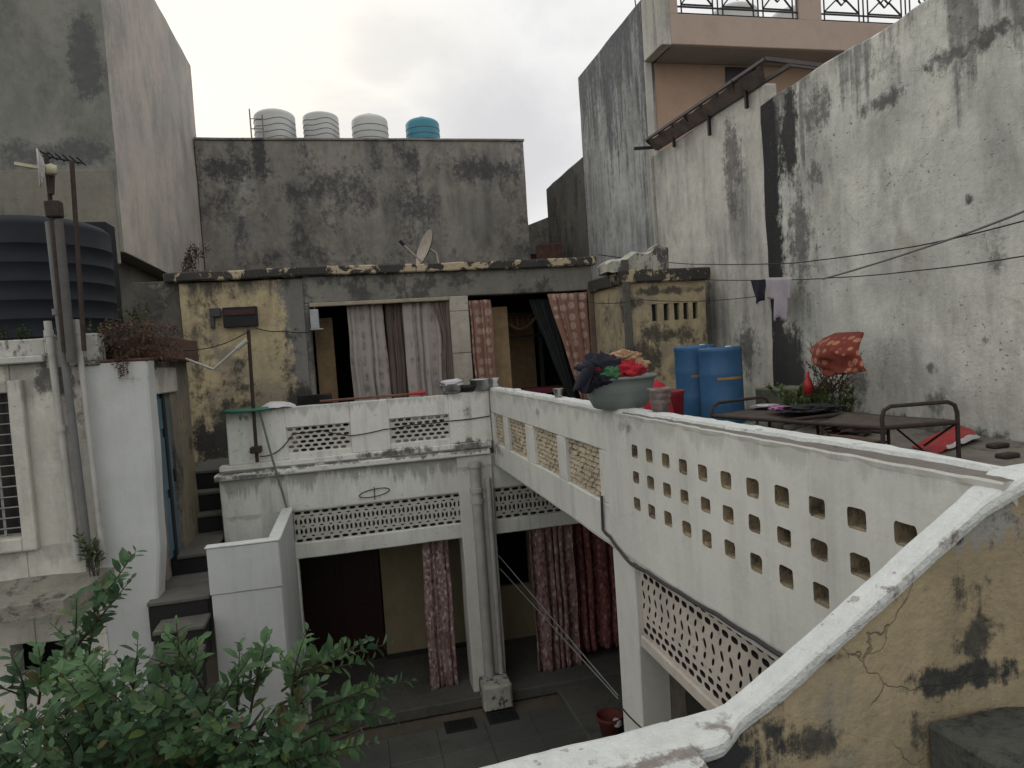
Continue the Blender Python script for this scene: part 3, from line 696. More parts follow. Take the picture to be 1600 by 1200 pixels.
# battered white corner block
def batt(mb, xa0, xa1, xb0, xb1, y0, y1, z0, z1, n=14):
    vs = []
    for i in range(n+1):
        k = i/n; z = z0+(z1-z0)*k; a = xa0+(xb0-xa0)*k; b = xa1+(xb1-xa1)*k
        for (x, y) in ((a, y0), (b-.03, y0), (b-.006, y0+.015), (b, y0+.05), (b, y1), (a, y1)):
            p = Vector((x, y, z)); vs.append(p+lump(p, .008))
    fs = [(i*6+q, i*6+(q+1) % 6, (i+1)*6+(q+1) % 6, (i+1)*6+q) for i in range(n) for q in range(6)]+[tuple(range(6))[::-1], tuple(n*6+q for q in range(6))]
    mb.add(vs, fs)
batt(w, -2.62, -2.42, -2.62, -2.05, 7.8, 8.05, 0, 3.0, 10); batt(w, -2.62, -2.05, -2.62, -2.01, 7.8, 8.05, 3.0, 4.97, 12)
w.build('side_wall', m_left_s, lh)
w = MB()
w.rbox(-3.27, -2.62, 7.79, 8.05, 2.2, 5.02, step=.2, amp=.01); w.rbox(-6, -3.95, 7.79, 8.05, 0, 5.02, step=.3)
w.rbox(-3.95, -3.27, 7.79, 8.05, 4.74, 5.02, bev=.004); w.rbox(-3.95, -3.27, 7.79, 8.05, 2.22, 3.3, bev=.004)
w.rbox(-3.0, -2.62, 7.79, 8.05, 0, 2.2, bev=.004, step=.3); w.rbox(-3.95, -3.5, 7.79, 8.05, 0, 2.22, bev=.004, step=.3); w.rbox(-3.5, -3.0, 7.79, 8.05, 0, 1.86, bev=.004, step=.3)
w.rbox(-6, -2.06, 8.05, 9.2, 4.6, 4.9, step=.4)     # roof slab
w.build('wall', m_left, lh)
w = MB(); w.box(-6, -2.1, 8.6, 8.7, 0, 4.6); w.build('wall_or_shade_panel', m_riser, lh)
w = MB(); w.rbox(-6, -2.92, 7.68, 7.98, 5.02, 5.09, amp=.01); w.rbox(-6, -2.95, 7.84, 7.98, 5.09, 5.26, amp=.012); w.rbox(-2.93, -2.45, 7.77, 8.0, 4.95, 5.28, amp=.01)
w.build('parapet', plaster('weathered_roof_parapet', (.42, .42, .4), (.33, .33, .31), seed=41, streak=.2, blotch=.9, bscale=2.6, blo=.5, bhi=.58, speck=.6, bump=.7, dark=(.05, .05, .048)), lh)
# side wall with blue door, set behind the white corner
w = MB()
w.rbox(-2.4, -2.07, 8.05, 8.2, 2.6, 4.97, step=.3, bev=.003); w.rbox(-2.4, -2.07, 8.2, 8.95, 4.63, 4.97, step=.2, bev=.003)
w.rbox(-2.4, -2.09, 8.95, 9.9, 2.0, 4.97, step=.2, bev=.006, amp=.012)
w.build('side_wall', plaster('dull_ochre_render', (.24, .2, .14), (.16, .145, .12), seed=42, streak=.4, blotch=.8, bscale=2, blo=.5, bhi=.62, speck=.5, bump=.6), lh)
dr = MB(); dr.rbox(-2.17, -2.13, 8.2, 8.95, 2.72, 4.6, step=.4, amp=0, bev=.004)
for a, b in ((2.8, 3.4), (3.5, 4.1), (4.2, 4.55)): dr.rbox(-2.13, -2.115, 8.28, 8.87, a, b, step=.4, amp=0, bev=.004)
d = dr.build('door', m_bluedoor, lh)
MB().rbox(-2.115, -2.09, 8.84, 8.87, 3.55, 3.7, step=.1, amp=0, bev=.004).build('handle', m_iron, d)
# window with bars
wn = MB()
for a, b, c, dd in ((-3.27, -3.14, 3.16, 4.86), (-4.08, -3.95, 3.16, 4.86), (-3.95, -3.27, 4.74, 4.86), (-3.95, -3.27, 3.16, 3.3)): wn.rbox(a, b, 7.71, 7.792, c, dd, amp=.006)
wf = wn.build('window_frame', m_left, lh)
b = MB()
for i in range(14): b.tube([(-3.97, 7.87, 3.38+i*.105), (-3.25, 7.87, 3.38+i*.105)], .008, 6)
for x in (-3.72, -3.48): b.box(x-.012, x+.012, 7.885, 7.895, 3.3, 4.74)
b.build('bar', simple('pale_bars', (.3, .3, .29), .5, metal=.3), wf)
w = MB(); w.box(-3.95, -3.27, 8.0, 8.03, 3.3, 4.74); w.build('pane', simple('window_dark', (.012, .011, .011), .3, bump=0), wf)
# sloping ledge
w = MB(); n = 30; m2 = 6; vs = []
for i in range(n+1):
    x = -6+(-2.5+6)*i/n
    for q in range(m2+1):
        k = q/m2; p = Vector((x-.30*k*(i/n)**6, 7.80-.48*k, 2.88-.14*k)); vs.append(p+lump(p*3, .018))
    for q in range(m2+1):
        k = 1-q/m2; p = Vector((x-.30*k*(i/n)**6, 7.80-.48*k, 2.74-.14*k)); vs.append(p+lump(p*3, .01))
r_ = 2*(m2+1)
fs = [(i*r_+q, i*r_+(q+1) % r_, (i+1)*r_+(q+1) % r_, (i+1)*r_+q) for i in range(n) for q in range(r_)]+[tuple(n*r_+q for q in range(r_))]
w.add(vs, fs); recalc(w.build('window_ledge', m_ledge, lh))

# pipes running down the house
def pipe(name, label, pts, r, mat, cat='pipe', group=None, clamps=()):
    w = MB(); w.tube(pts, r, 12)
    for p in clamps:
        p = Vector(p); w.tube([p-Vector((0, 0, .03)), p+Vector((0, 0, .03))], r*1.25, 12)
    return tag(w.build(name, mat), label, cat, group)
pipe('drain_pipe', 'cream pipe down the left house wall, nearest the barred window', [(-2.86, 7.72, 5.42), (-2.80, 7.72, 3.0)], .035, m_pvc, clamps=[(-2.83, 7.72, 4.35), (-2.86, 7.72, 5.3)])
pipe('drain_pipe', 'grey pipe rising past the black tank on the left house roof', [(-2.74, 7.66, 6.38), (-2.73, 7.66, 5.4), (-2.68, 7.68, 2.9)], .036, m_pvcg, clamps=[(-2.745, 7.66, 5.5)])
pipe('drain_pipe', 'thin cream pipe on the left house wall, closest to the weed growing from the ledge', [(-2.60, 7.70, 5.42), (-2.58, 7.70, 4.2), (-2.56, 7.70, 2.95)], .028, m_pvc, clamps=[(-2.6, 7.7, 5.3)])
pipe('post', 'weathered grey wooden post beside the antenna mast on the left roof', [(-2.64, 7.6, 6.38), (-2.64, 7.6, 5.0)], .045, simple('grey_wood', (.12, .115, .11), .9, bump=.5), 'post')
pipe('pole', 'slim rusty pole beside the black tank, right of the antenna mast', [(-2.47, 7.6, 6.95), (-2.52, 7.6, 5.1)], .022, m_rust, 'pole')
# antenna mast with grid dish
am = thing('antenna_mast', 'rusty mast carrying a pale grid dish and small aerial above the black tank', 'antenna', (-2.7, 7.58, 5.1))
MB().tube([(-2.69, 7.58, 5.1), (-2.68, 7.58, 7.02)], .022, 8).build('pole', m_rust, am)
w = MB(); w.rbox(-2.73, -2.59, 7.54, 7.64, 6.40, 6.56, step=.1, amp=.01); w.tube([(-2.66, 7.55, 6.62), (-2.64, 7.55, 6.8)], .03, 6); w.build('bracket', m_rust, am)
w = MB(); cg = Vector((-2.66, 7.47, 6.84)); fn = Vector((-.9, -.35, .1)).normalized(); un = fn.cross(Vector((0, 0, 1))).normalized(); vn = Vector((0, 0, 1)); R_ = .17
gp3 = lambda a_, b_: cg+un*a_*.8+vn*b_+fn*((a_*a_+b_*b_)*1.8)
for i in range(15):
    a_ = -R_+2*R_*(i+.5)/15; hh_ = math.sqrt(R_*R_-a_*a_); w.tube([gp3(a_, hh_*t_) for t_ in (-1, -.6, -.2, .2, .6, 1)], .0045, 5)
for i in (-.1, 0, .1): w.tube([gp3(t_*math.sqrt(R_*R_-i*i), i) for t_ in (-1, -.5, 0, .5, 1)], .004, 5)
w.tube([gp3(R_*math.cos(t_), R_*math.sin(t_)) for t_ in [2*PI*k/28 for k in range(29)]], .007, 6)
w.build('dish_grid', simple('pale_mesh', (.45, .45, .43), .6), am)
w = MB(); w.beam(cg-fn*.03, cg+fn*.24+Vector((0, 0, .0)), .04, .03); w.lathe(cg-Vector((-.05, 0, .05)), [(.0, 0), (.045, 0), (.05, .08), (0, .1)], 10); w.build('feed_arm', simple('cream_plastic', (.55, .52, .36), .6), am)
w = MB(); w.tube([(-2.72, 7.6, 7.0), (-2.42, 7.75, 6.97)], .008, 6)
for i in range(6): x = -2.7+i*.052; w.tube([(x, 7.5+i*.03, 7.02-i*.004), (x+.01, 7.7+i*.03, 7.0-i*.004)], .007, 5)
w.build('aerial', m_iron, am)
# black tank
def tank(name, label, c, r, h, mat, group=None, grooves=6, dome=.2, lid=True, gw=.012, gmat=None, n=40):
    t = thing(name, label, 'water tank', c, group)
    prof = [(0, 0), (r*.98, 0), (r, .03)]
    for i in range(1, grooves+1):
        z = h*i/(grooves+1); prof += [(r, z-gw*1.6), (r+gw, z-gw*.6), (r+gw, z+gw*.6), (r, z+gw*1.6)]
    prof += [(r, h)]
    for k in range(1, 9): a = k/9*PI/2; prof.append((r*(.28+.72*math.cos(a)), h+dome*r*1.6*math.sin(a)))
    prof += [(r*.27, h+dome*r*1.62)]
    w = MB(); w.lathe(c, prof, n); w.build('tank_body', mat, t)
    if lid:
        z = h+dome*r*1.62
        w = MB(); w.lathe(c, [(0, z+.12*r), (r*.22, z+.12*r), (r*.29, z+.08*r), (r*.29, z-.01)], 24); w.build('tank_lid', mat, t)
    return t
tank('black_water_tank', 'big ribbed black plastic tank on the left house roof', (-3.37, 8.85, 5.1), .79, 1.36, m_blkplastic, grooves=6, dome=.13, lid=False, gw=.007, n=64)
# tank's frame (dark box beside it)
c_ = at(165, 346, 'Y', 9.75); w = MB(); w.rbox(c_.x-.6, c_.x, 9.75, 10.1, 4.9, c_.z, step=.4, amp=.004)
tag(w.build('water_cistern', m_blkplastic), 'dark box cistern half hidden behind the ribbed black tank', 'cistern')

# ------------------------------------------------------------------ background buildings
def building(name, label, cat='building', loc=(0, 0, 0)): return thing(name, label, cat, loc)
tw = building('cement_tower', 'tall bare cement building rising behind the black tank', loc=(-6, 14, 0))
w = MB(); w.rbox(-9, -3.28, 12.0, 18.9, 6.78, 12.5, step=.5, amp=.015)
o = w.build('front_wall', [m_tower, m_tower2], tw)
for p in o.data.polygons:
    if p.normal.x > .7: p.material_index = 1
w = MB(); w.rbox(-9, -3.6, 12.15, 18.2, 0, 6.78, step=.5, amp=.015); w.build('lower_wall', m_tower_low, tw)
w = MB(); w.rbox(-8, -3.34, 11.985, 12.01, 6.6, 8.05, step=.5, amp=.004); w.build('render_band', m_tower_low, tw)
fb = building('long_cement_building', 'long dark grey cement wall of the building behind the courtyard', loc=(1, 20, 0))
w = MB(); w.rbox(-3.26, 5.06, 18.4, 26, 0, 10.5, step=.4, amp=.012); w.build('wall', m_far, fb)
w = MB(); w.rbox(-3.26, 5.09, 18.36, 18.6, 10.5, 10.56, step=.4, amp=.008); w.build('coping', m_far, fb)
# tanks on it
r4 = 'water tanks on the far roof'
def rooftank(label, u, z0, r, h, mat, grooves, dome, lid, wavy=False):
    c = at(u, 213, 'Y', 19.6); h -= .10; t = tank('water_tank', label, (c.x, 19.6, 10.5), r, h+.25, mat, r4, 0, dome, lid, .006, n=32)
    w = MB(); 
    for k in range(1, grooves+1):
        z = 10.5+(h+.25)*k/(grooves+1)
        w.tube([(c.x+(r+.002)*math.cos(a), 19.6+(r+.002)*math.sin(a), z+(.03*math.sin(a*4) if wavy else 0)) for a in [PI+PI*q/24 for q in range(25)]], .0075, 5)
    w.build('groove', m_line, t)
    return t
rooftank('leftmost white water tank on the far roof, beside the ladder', 431, 0, .53, .80, m_wtank, 5, .2, False, True)
rooftank('white water tank with a low cone top, second from the ladder', 503, 0, .47, .80, m_wtank, 6, .15, False, True)
rooftank('white domed water tank with screw lid, next to the turquoise one', 579, 0, .49, .70, m_wtank, 4, .22, True)
rooftank('turquoise water tank on the far roof', 661, 0, .47, .64, m_btank, 4, .22, True)
w = MB()
for u in (393, 412): 
    c = at(u, 213, 'Y', 18.9); w.tube([(c.x, 18.9, 10.3), (c.x, 18.9, 11.45 if u == 393 else 11.3)], .018, 6)
a = at(393, 213, 'Y', 18.9).x; b_ = at(412, 213, 'Y', 18.9).x
for z in (10.7, 10.95, 11.2): w.tube([(a, 18.9, z), (b_, 18.9, z)], .012, 6)
tag(w.build('ladder', m_alu), 'thin metal ladder left of the far roof tanks', 'ladder')
for lab, u0, u1, y in (('green tarp edge between the domed white tank and the turquoise tank', 606, 640, 20.3), ('green tarp edge to the right of the turquoise tank', 684, 714, 19.3)):
    c0 = at(u0, 213, 'Y', y); c1 = at(u1, 213, 'Y', y); w = MB(); w.rbox(c0.x, c1.x, y, y+.5, 10.5, 10.5+(.26 if u0 == 606 else .14)+.0, step=.1, amp=.02)
    tag(w.build('tarp', m_green), lab, 'tarp', 'green tarps on the far roof')
# lane wall and small roofs seen in the gap
w = MB(); w.rbox(5.8, 6.2, 15.85, 19.0, 0, 9.35, step=.35, amp=.015)
tag(w.build('lane_wall', m_dwall), 'dark brown wall end between the long cement building and the streaked tall wall', 'wall')
sh = building('distant_shed', 'small brown shed with sloped roof glimpsed in the gap', 'shed', (5.8, 24, 0))
w = MB(); w.rbox(5.0, 7.4, 24, 26, 0, 8.2, step=.5); w.build('wall', simple('brown_brick', (.14, .07, .05), .9), sh)
w = MB(); w.hexa([(5.0, 23.6, 8.2), (7.6, 23.6, 8.2), (7.6, 26, 8.2), (5.0, 26, 8.2), (5.0, 23.6, 8.7), (7.6, 23.6, 9.6), (7.6, 26, 9.6), (5.0, 26, 8.7)]); w.build('roof', m_dwall, sh)
w = MB(); w.rbox(4.9, 5.5, 17.0, 17.3, 6.3, 7.5, step=.2, amp=.02); tag(w.build('brick_stack', simple('old_brick', (.12, .06, .045), .9, var=.5, scale=6, bump=.6)), 'stub of brown brick in front of the narrow gap', 'bricks')
# boundary walls on the right
w = MB(); w.rbox(5.8, 6.06, -1.5, 8.66, 0, 8.0, step=.22, amp=.02, bev=.03, topamp=.04)
tag(w.build('boundary_wall', m_big), 'high stained whitewashed wall along the right of the terrace', 'wall')
w = MB(); w.rbox(5.86, 6.1, 8.67, 12.16, 0, 8.30, step=.25, amp=.012)
tag(w.build('middle_wall', m_mid), 'pale wall with grey streaks below the iron awning frame', 'wall')
# tall building with balcony
tb = building('balcony_building', 'tall beige building with a railed balcony and black streaked side wall', loc=(8, 13, 0))
w = MB(); w.rbox(5.80, 6.0, 12.20, 15.82, 0, 11.2, step=.3, amp=.012); w.build('side_wall', m_tall, tb)
w = MB(); w.rbox(6.0, 18, 12.2, 15.7, 0, 10.05, step=1.0, amp=.004); w.build('wall', m_brown, tb)
w = MB(); w.rbox(6.03, 18, 11.5, 15.7, 10.05, 10.12, step=.8, amp=.0); w.build('soffit', m_soffit, tb)
w = MB(); w.rbox(5.99, 18, 11.45, 11.6, 10.06, 10.6, step=.5, amp=.004); w.rbox(6.03, 18, 11.6, 15.7, 10.12, 10.3, step=1, amp=0)
for a, b in ((5.99, 6.16), (8.63, 9.11)): w.rbox(a, b, 11.47, 11.6, 10.6, 12.4, step=.5, amp=.002)
w.build('balcony', m_beige, tb)
w = MB(); w.rbox(5.80, 5.99, 11.45, 12.2, 10.05, 12.4, step=.12, amp=.008)
w.rbox(5.80, 5.94, 12.17, 12.22, 6.3, 10.05, step=.3, amp=.004)
w.build('balcony_end', plaster('white_patched_end', (.42, .41, .39), (.33, .32, .3), seed=51, streak=.5, sfreq=6, blotch=.4, speck=.7), tb)
w = MB(); w.box(7.48, 8.15, 12.17, 12.22, 9.1, 10.0); w.build('window', simple('window_maroon', (.02, .015, .025), .4), tb)
def railing(xa, xb, y=11.53):
    w = MB(); z0, z1 = 10.64, 11.45; r = .012
    for z in (z0, z1, z0+.12): w.beam((xa, y, z), (xb, y, z), .025, .025)
    nn = max(1, round((xb-xa)/.83)); cwid = (xb-xa)/nn
    for i in range(nn+1): 
        x = xa+i*cwid; w.beam((x, y, z0), (x, y, z1), .02, .02)
        for dx in (-.1, .1):
            if xa <= x+dx <= xb: w.beam((x+dx, y, z0), (x+dx, y, z1), .02, .02)
    for i in range(nn):
        c = xa+(i+.5)*cwid; zm = (z0+.12+z1)/2
        a, b = c-cwid/2+.1, c+cwid/2-.1; lo, hi = z0+.16, z1-.04
        for p, q in (((a, lo), (c-.1, zm-.06)), ((b, lo), (c+.1, zm-.06)), ((a, hi), (c-.1, zm+.06)), ((b, hi), (c+.1, zm+.06)),
                     ((a, lo), (b, lo)), ((a, hi), (b, hi)), ((c-.17, zm), (c, zm+.17)), ((c, zm+.17), (c+.17, zm)), ((c+.17, zm), (c, zm-.17)), ((c, zm-.17), (c-.17, zm)),
                     ((c-.1, zm-.1), (c+.1, zm+.1)), ((c-.1, zm+.1), (c+.1, zm-.1))):
            w.beam((p[0], y, p[1]), (q[0], y, q[1]), .024, .024)
    return w.build('railing', m_iron, tb)
railing(6.16, 8.63); railing(9.11, 12.0)
pz = MB().box(6.5, 6.75, 12.6, 12.8, 10.3, 12.5).build('roof_post', simple('teal_paint', (.03, .10, .13), .5), tb)
for lab, x in (('pale domed tank on the balcony building, behind the left railing', 8.35), ('grey domed tank on the balcony building, by the beige pillar', 9.75)):
    tank('water_tank', lab, (x, 13.2, 10.3), .50, 1.15, m_wtank, 'tanks on the balcony roof', 4, .25, True)
w = MB(); w.tube([(5.9, 12.6, 11.1), (5.8, 12.6, 12.4)], .012, 5); tag(w.build('antenna_rod', m_iron), 'thin rod standing on top of the streaked tall wall', 'rod')

# awning frame on the middle wall
aw = thing('awning_frame', 'rusty iron awning frame bolted along the pale middle wall', 'awning', (5.6, 10, 8.3))
A0, A1 = (5.62, 11.9, 8.52), (5.62, 8.2, 8.42); B0, B1 = (5.84, 11.95, 8.37), (5.84, 8.5, 8.3)
w = MB(); w.beam(A0, A1, .05, .04); w.beam(B0, (5.84, 8.0, 8.26), .05, .05); w.beam((5.62, 8.2, 8.42), (7.2, 8.1, 8.25), .05, .05); w.beam((5.84, 8.0, 8.26), (7.3, 8.0, 8.14), .03, .03)
w.build('rail', simple('grey_rusty_rail', (.10, .085, .085), .7, grime=.4), aw)
for i in range(8):
    k = i/7.5; a = Vector(A0).lerp(Vector(A1), k); b = Vector(B0).lerp(Vector(B1), k)
    MB().beam(a, b, .04 if i % 3 else .09, .02).build('rung', m_rust, aw)
w = MB(); N_a = 30
vs = []
for i in range(N_a+1):
    a_ = Vector(A0).lerp(Vector((5.62, 8.3, 8.42)), i/N_a)+Vector((.03, 0, -.035)); b_ = Vector(B0).lerp(Vector(B1), i/N_a)+Vector((-.03, 0, -.035)); dz = Vector((0, 0, .012*math.sin(i*1.7)))
    vs += [a_+dz, b_+dz, b_+dz+Vector((0, 0, .008)), a_+dz+Vector((0, 0, .008))]
w.add(vs, [(i*4+k, i*4+(k+1) % 4, (i+1)*4+(k+1) % 4, (i+1)*4+k) for i in range(N_a) for k in range(4)])
w.build('sheet', simple('brown_grey_sheet', (.22, .185, .17), .8, var=.4, scale=4, grime=.5), aw)
for y, l in ((11.2, .22), (10.0, .4), (8.95, .35)):
    MB().beam((5.80, y, 8.42), (5.80, y, 8.4-l), .045, .045).build('bracket', m_iron, aw)
MB().beam((5.45, 12.1, 8.42), (5.9, 12.0, 8.42), .05, .05).build('end_rod', m_iron, aw)

# ------------------------------------------------------------------ foreground stair wall
fw = thing('foreground_stair_wall', 'white topped sloping yellow wall of the near staircase', 'wall', (1.3, 1.68, 0))
def fwid(x):
    if x < .79: return 1.9
    if x < .88: return .86
    k = min(1, (x-.88)/.09); k2 = max(0, min(1, (x-1.82)/.12)); return .86-.36*k+.25*k2
def slab_strip(pts, y0, y1, th, step=.02, amp=.006, name='coping', mat=None, seed=0):
    """pts: polyline (x, z) of the top edge; builds a rounded worn strip of thickness th"""
    P = []
    for (a, b) in zip(pts[:-1], pts[1:]):
        L = math.hypot(b[0]-a[0], b[1]-a[1]); n = max(1, int(L/step))
        for i in range(n): P.append((a[0]+(b[0]-a[0])*i/n, a[1]+(b[1]-a[1])*i/n))
    P.append(pts[-1])
    w = MB(); vs = []; cs = [(y0, -th), (y0-.012, -th*.6), (y0-.01, -.008), (y0+.006, .0), (y0+.05, .002), ((y0+y1)/2, .0), (y1-.05, .002), (y1-.006, .0), (y1+.008, -.01), (y1+.006, -th*.5), (y1, -th)]
    for (x, z) in P:
        for (y, dz) in cs:
            y = y1-(y1-y)*fwid(x); p = Vector((x, y, z+dz)); vs.append(p+lump(p*5+Vector((seed, 0, 0)), amp)+lump(p*17, amp*.35))
    m_ = len(cs); fs = [(i*m_+q, i*m_+(q+1) % m_, (i+1)*m_+(q+1) % m_, (i+1)*m_+q) for i in range(len(P)-1) for q in range(m_)]
    fs += [tuple(range(m_))[::-1], tuple((len(P)-1)*m_+q for q in range(m_))]
    w.add(vs, fs, 0, False); return recalc(w.build(name, mat, fw))
top = [(-.35, 3.69), (.30, 3.715), (.785, 3.738), (.80, 3.74), (.93, 3.746), (.97, 3.755), (1.16, 3.858), (1.93, 4.328), (2.02, 4.335), (2.7, 4.35)]
slab_strip(top, 1.60, 1.765, .05, mat=m_cope, amp=.0035)
w = MB(); vs = []; fs = []
P = []
for (a, b) in zip(top[:-1], top[1:]):
    n6 = max(1, int((b[0]-a[0])/.05))
    for i in range(n6): P.append((a[0]+(b[0]-a[0])*i/n6, a[1]+(b[1]-a[1])*i/n6))
P.append(top[-1]); nz = 14
for (x, z) in P:
    for k in range(nz+1):
        zz = z-.06-k*(z-.06-2.6)/nz; p = Vector((x, 1.765-.165*fwid(x)+.012, zz)); vs.append(p+lump(p*2, .006))
    for k in range(2): vs.append(Vector((x, 1.74, (2.6, z-.06)[k])))
m_ = nz+3
fs = [(i*m_+q, i*m_+(q+1) % m_, (i+1)*m_+(q+1) % m_, (i+1)*m_+q) for i in range(len(P)-1) for q in range(m_)]
w.add(vs, fs); recalc(w.build('wall', m_yellow_fg, fw))
w = MB(); w.rbox(-.35, 2.0, 1.63, 1.74, 0, 2.6, step=.4); w.build('lower_wall', m_yellow_fg, fw)
sg = thing('near_steps', 'dark cement steps climbing beside the near yellow wall', 'stairs', (1.4, 1.1, 2.6))
e0 = at(1455, 1130, 'Y', 1.675)
for i in range(-4, 3):
    xs = e0.x+i*.27; z = e0.z+i*.17
    if i == 1: xs += .1
    s_ = MB(); s_.rbox(xs, xs+.6 if i < 2 else xs+1.6, .5, 1.69, z-.35, z, step=.09, amp=.010, bev=.012); s_.build('step', m_fgdark, sg)

# ------------------------------------------------------------------ fittings on the courtyard house
pipe('rain_pipe', 'fat white rain pipe down the courtyard corner pillar', [(1.57, YF-.1, .35), (1.57, YF-.1, 3.35)], .075, m_pvc, clamps=[(1.57, YF-.1, 3.3), (1.57, YF-.1, 2.95), (1.57, YF-.1, 2.8)])
pipe('rain_pipe', 'slimmer white pipe on the right side of the corner pillar', [(1.74, YF-.09, .3), (1.74, YF-.09, 3.1)], .04, m_pvc, clamps=[(1.74, YF-.09, 1.5)])
w = MB(); w.rbox(1.42, 1.83, YF-.42, YF-.05, 0, .34, step=.07, amp=.03, bev=.03); tag(w.build('pipe_block', m_peel), 'crumbling whitewashed block at the foot of the corner pillar', 'block')
for lab, x, y in (('dark square drain cover left of the crumbling block', 1.05, 8.78), ('dark square drain cover in front of the crumbling block', 1.62, 8.8)):
    w = MB(); w.rbox(x-.2, x+.2, y-.14, y+.14, .0, .02, step=.1, amp=.004)
    for k in range(5): w.box(x-.15, x+.15, y-.1+k*.045, y-.085+k*.045, .02, .028)
    tag(w.build('drain_cover', m_riser), lab, 'drain', 'drain covers by the pillar')
def wire(label, pts, r=.008, mat=None, sag=0.0, n=14, name='cable', cat='cable', group=None):
    out = []
    for a, b in zip(pts[:-1], pts[1:]):
        a = Vector(a); b = Vector(b)
        for i in range(n):
            k = i/n; p = a.lerp(b, k); p.z -= sag*4*k*(1-k); out.append(p)
    out.append(Vector(pts[-1])); w = MB(); w.tube(out, r, 6)
    return tag(w.build(name, mat or m_wire), label, cat, group)
Yw = YF-.02
q = lambda u, v, y=Yw: at(u, v, 'Y', y)
wire('black cable draped along the front parapet between its pierced panels', [q(406, 713), q(425, 710), q(440, 700), q(458, 678), q(500, 672), q(548, 681), q(600, 671), q(640, 664), q(700, 658), q(765, 650)], .007, sag=.008, n=5)
xq = lambda u, v, x=XW-.02: at(u, v, 'X', x)
wire('dark cable from the tiled panels down along the lower edge of the side wing', [xq(940, 775), xq(942, 828), xq(952, 838), xq(968, 860), xq(985, 880), xq(1010, 893), xq(1060, 925), xq(1120, 960), xq(1180, 998), xq(1240, 1035)], .012, simple('dirty_cable', (.05, .048, .045), .8), sag=.006, n=5)
wire('grey clothes line from the corner pillar down to the side pillar, upper one', [q(779, 868, 9.3), at(966, 1087, 'X', 1.86)], .006, m_gwire)
wire('grey clothes line from the corner pillar down to the side pillar, lower one', [q(781, 888, 9.3), at(966, 1092, 'X', 1.85)], .006, m_gwire)
wire('thin cable looped round the foot of the side pillar', [at(967, 1100, 'X', 1.86), at(1002, 1137, 'X', 1.86), at(1053, 1130, 'Y', 4.56)], .006, sag=.01)
for u, lab in ((563, 'thin wire ring hanging on the front wall above the long jali'),):
    c = q(585, 770, YF-.02); w = MB(); w.tube([(c.x+.2*math.cos(t), YF-.02, c.z+.05*math.sin(t)+.02*math.cos(t)) for t in [2*PI*k/32 for k in range(33)]], .006, 5)
    w.tube([(c.x, YF-.02, c.z+.08), (c.x, YF-.02, c.z-.09)], .006, 5)
    tag(w.build('wire_ring', m_wire), lab, 'wire ring')
w = MB(); w.tube([q(388, 515, 9.22), q(396, 640, 9.26), q(402, 722, 9.28)], .022, 8); w.rbox(*(lambda c: (c.x-.07, c.x+.07, 9.2, 9.34, c.z-.04, c.z+.04))(q(400, 702, 9.28)), step=.05, amp=.01)
tag(w.build('rusty_pole', m_rust), 'rusty upright pole fixed at the left end of the front parapet', 'pole')
pipe('hose', 'thin grey green hose slanting down the front wall beside the rusty pole', [q(405, 640, 9.3), q(425, 715, 9.26), q(450, 800, 9.36), q(458, 880, 9.36)], .014, simple('hose_green', (.16, .19, .17), .7), 'hose')
w = MB(); w.tube([q(248, 545, 9.1), q(333, 577, 9.15)], .016, 8); w.tube([q(333, 577, 9.15), q(382, 534, 9.2)], .016, 8); w.tube([q(370, 545, 9.19), q(386, 531, 9.2)], .03, 8)
tag(w.build('bent_pipe', m_pvc), 'white V shaped pipe hung between the weedy roof and the rusty pole', 'pipe')
wire('black cable sagging from the weedy roof to the rusty pole', [q(245, 542, 9.0), q(388, 518, 9.2)], .006, sag=.12)
wire('thin cable crossing the yellow wall right of the black vent box', [q(398, 512, 11.4), q(445, 517, 11.4), q(490, 517, 11.35)], .008, sag=.03)
# vent box on yellow wall
vb = thing('vent_box', 'black box standing for a dark ventilation opening in the yellow upper wall', 'vent', (-1.6, 11.4, 5.4))
a, b = q(350, 512, 11.42), q(401, 478, 11.42)
w = MB(); w.rbox(a.x, b.x, 11.40, 11.5, a.z, b.z, step=.1, amp=.004, bev=.01); w.build('case', simple('opening_shade_black', (.018, .017, .018), .8), vb)  # near-black case carries the shade inside the ventilation opening
w = MB(); w.rbox(a.x+.03, b.x-.03, 11.385, 11.4, a.z+.18, a.z+.26, step=.1, amp=.002); w.build('slat', simple('dull_maroon', (.06, .025, .025), .8), vb)
w = MB(); w.rbox(a.x-.19, a.x-.03, 11.41, 11.5, a.z+.17, b.z-.0, step=.1, amp=.003); w.rbox(a.x-.19, a.x-.13, 11.41, 11.5, a.z, a.z+.17, step=.1, amp=.003); w.build('side_plate', simple('grey_plate', (.06, .06, .065), .7), vb)
# meter box
w = MB(); a, b = q(486, 514, 11.42), q(497, 483, 11.42); w.rbox(a.x, b.x, 11.40, 11.5, a.z, b.z, step=.1, amp=0, bev=.01); w.rbox(a.x-.01, b.x+.06, 11.39, 11.5, a.z-.02, a.z, step=.1, amp=0)
tag(w.build('meter_box', simple('pale_box', (.38, .40, .42), .6)), 'small pale meter box at the left edge of the curtained opening', 'box')
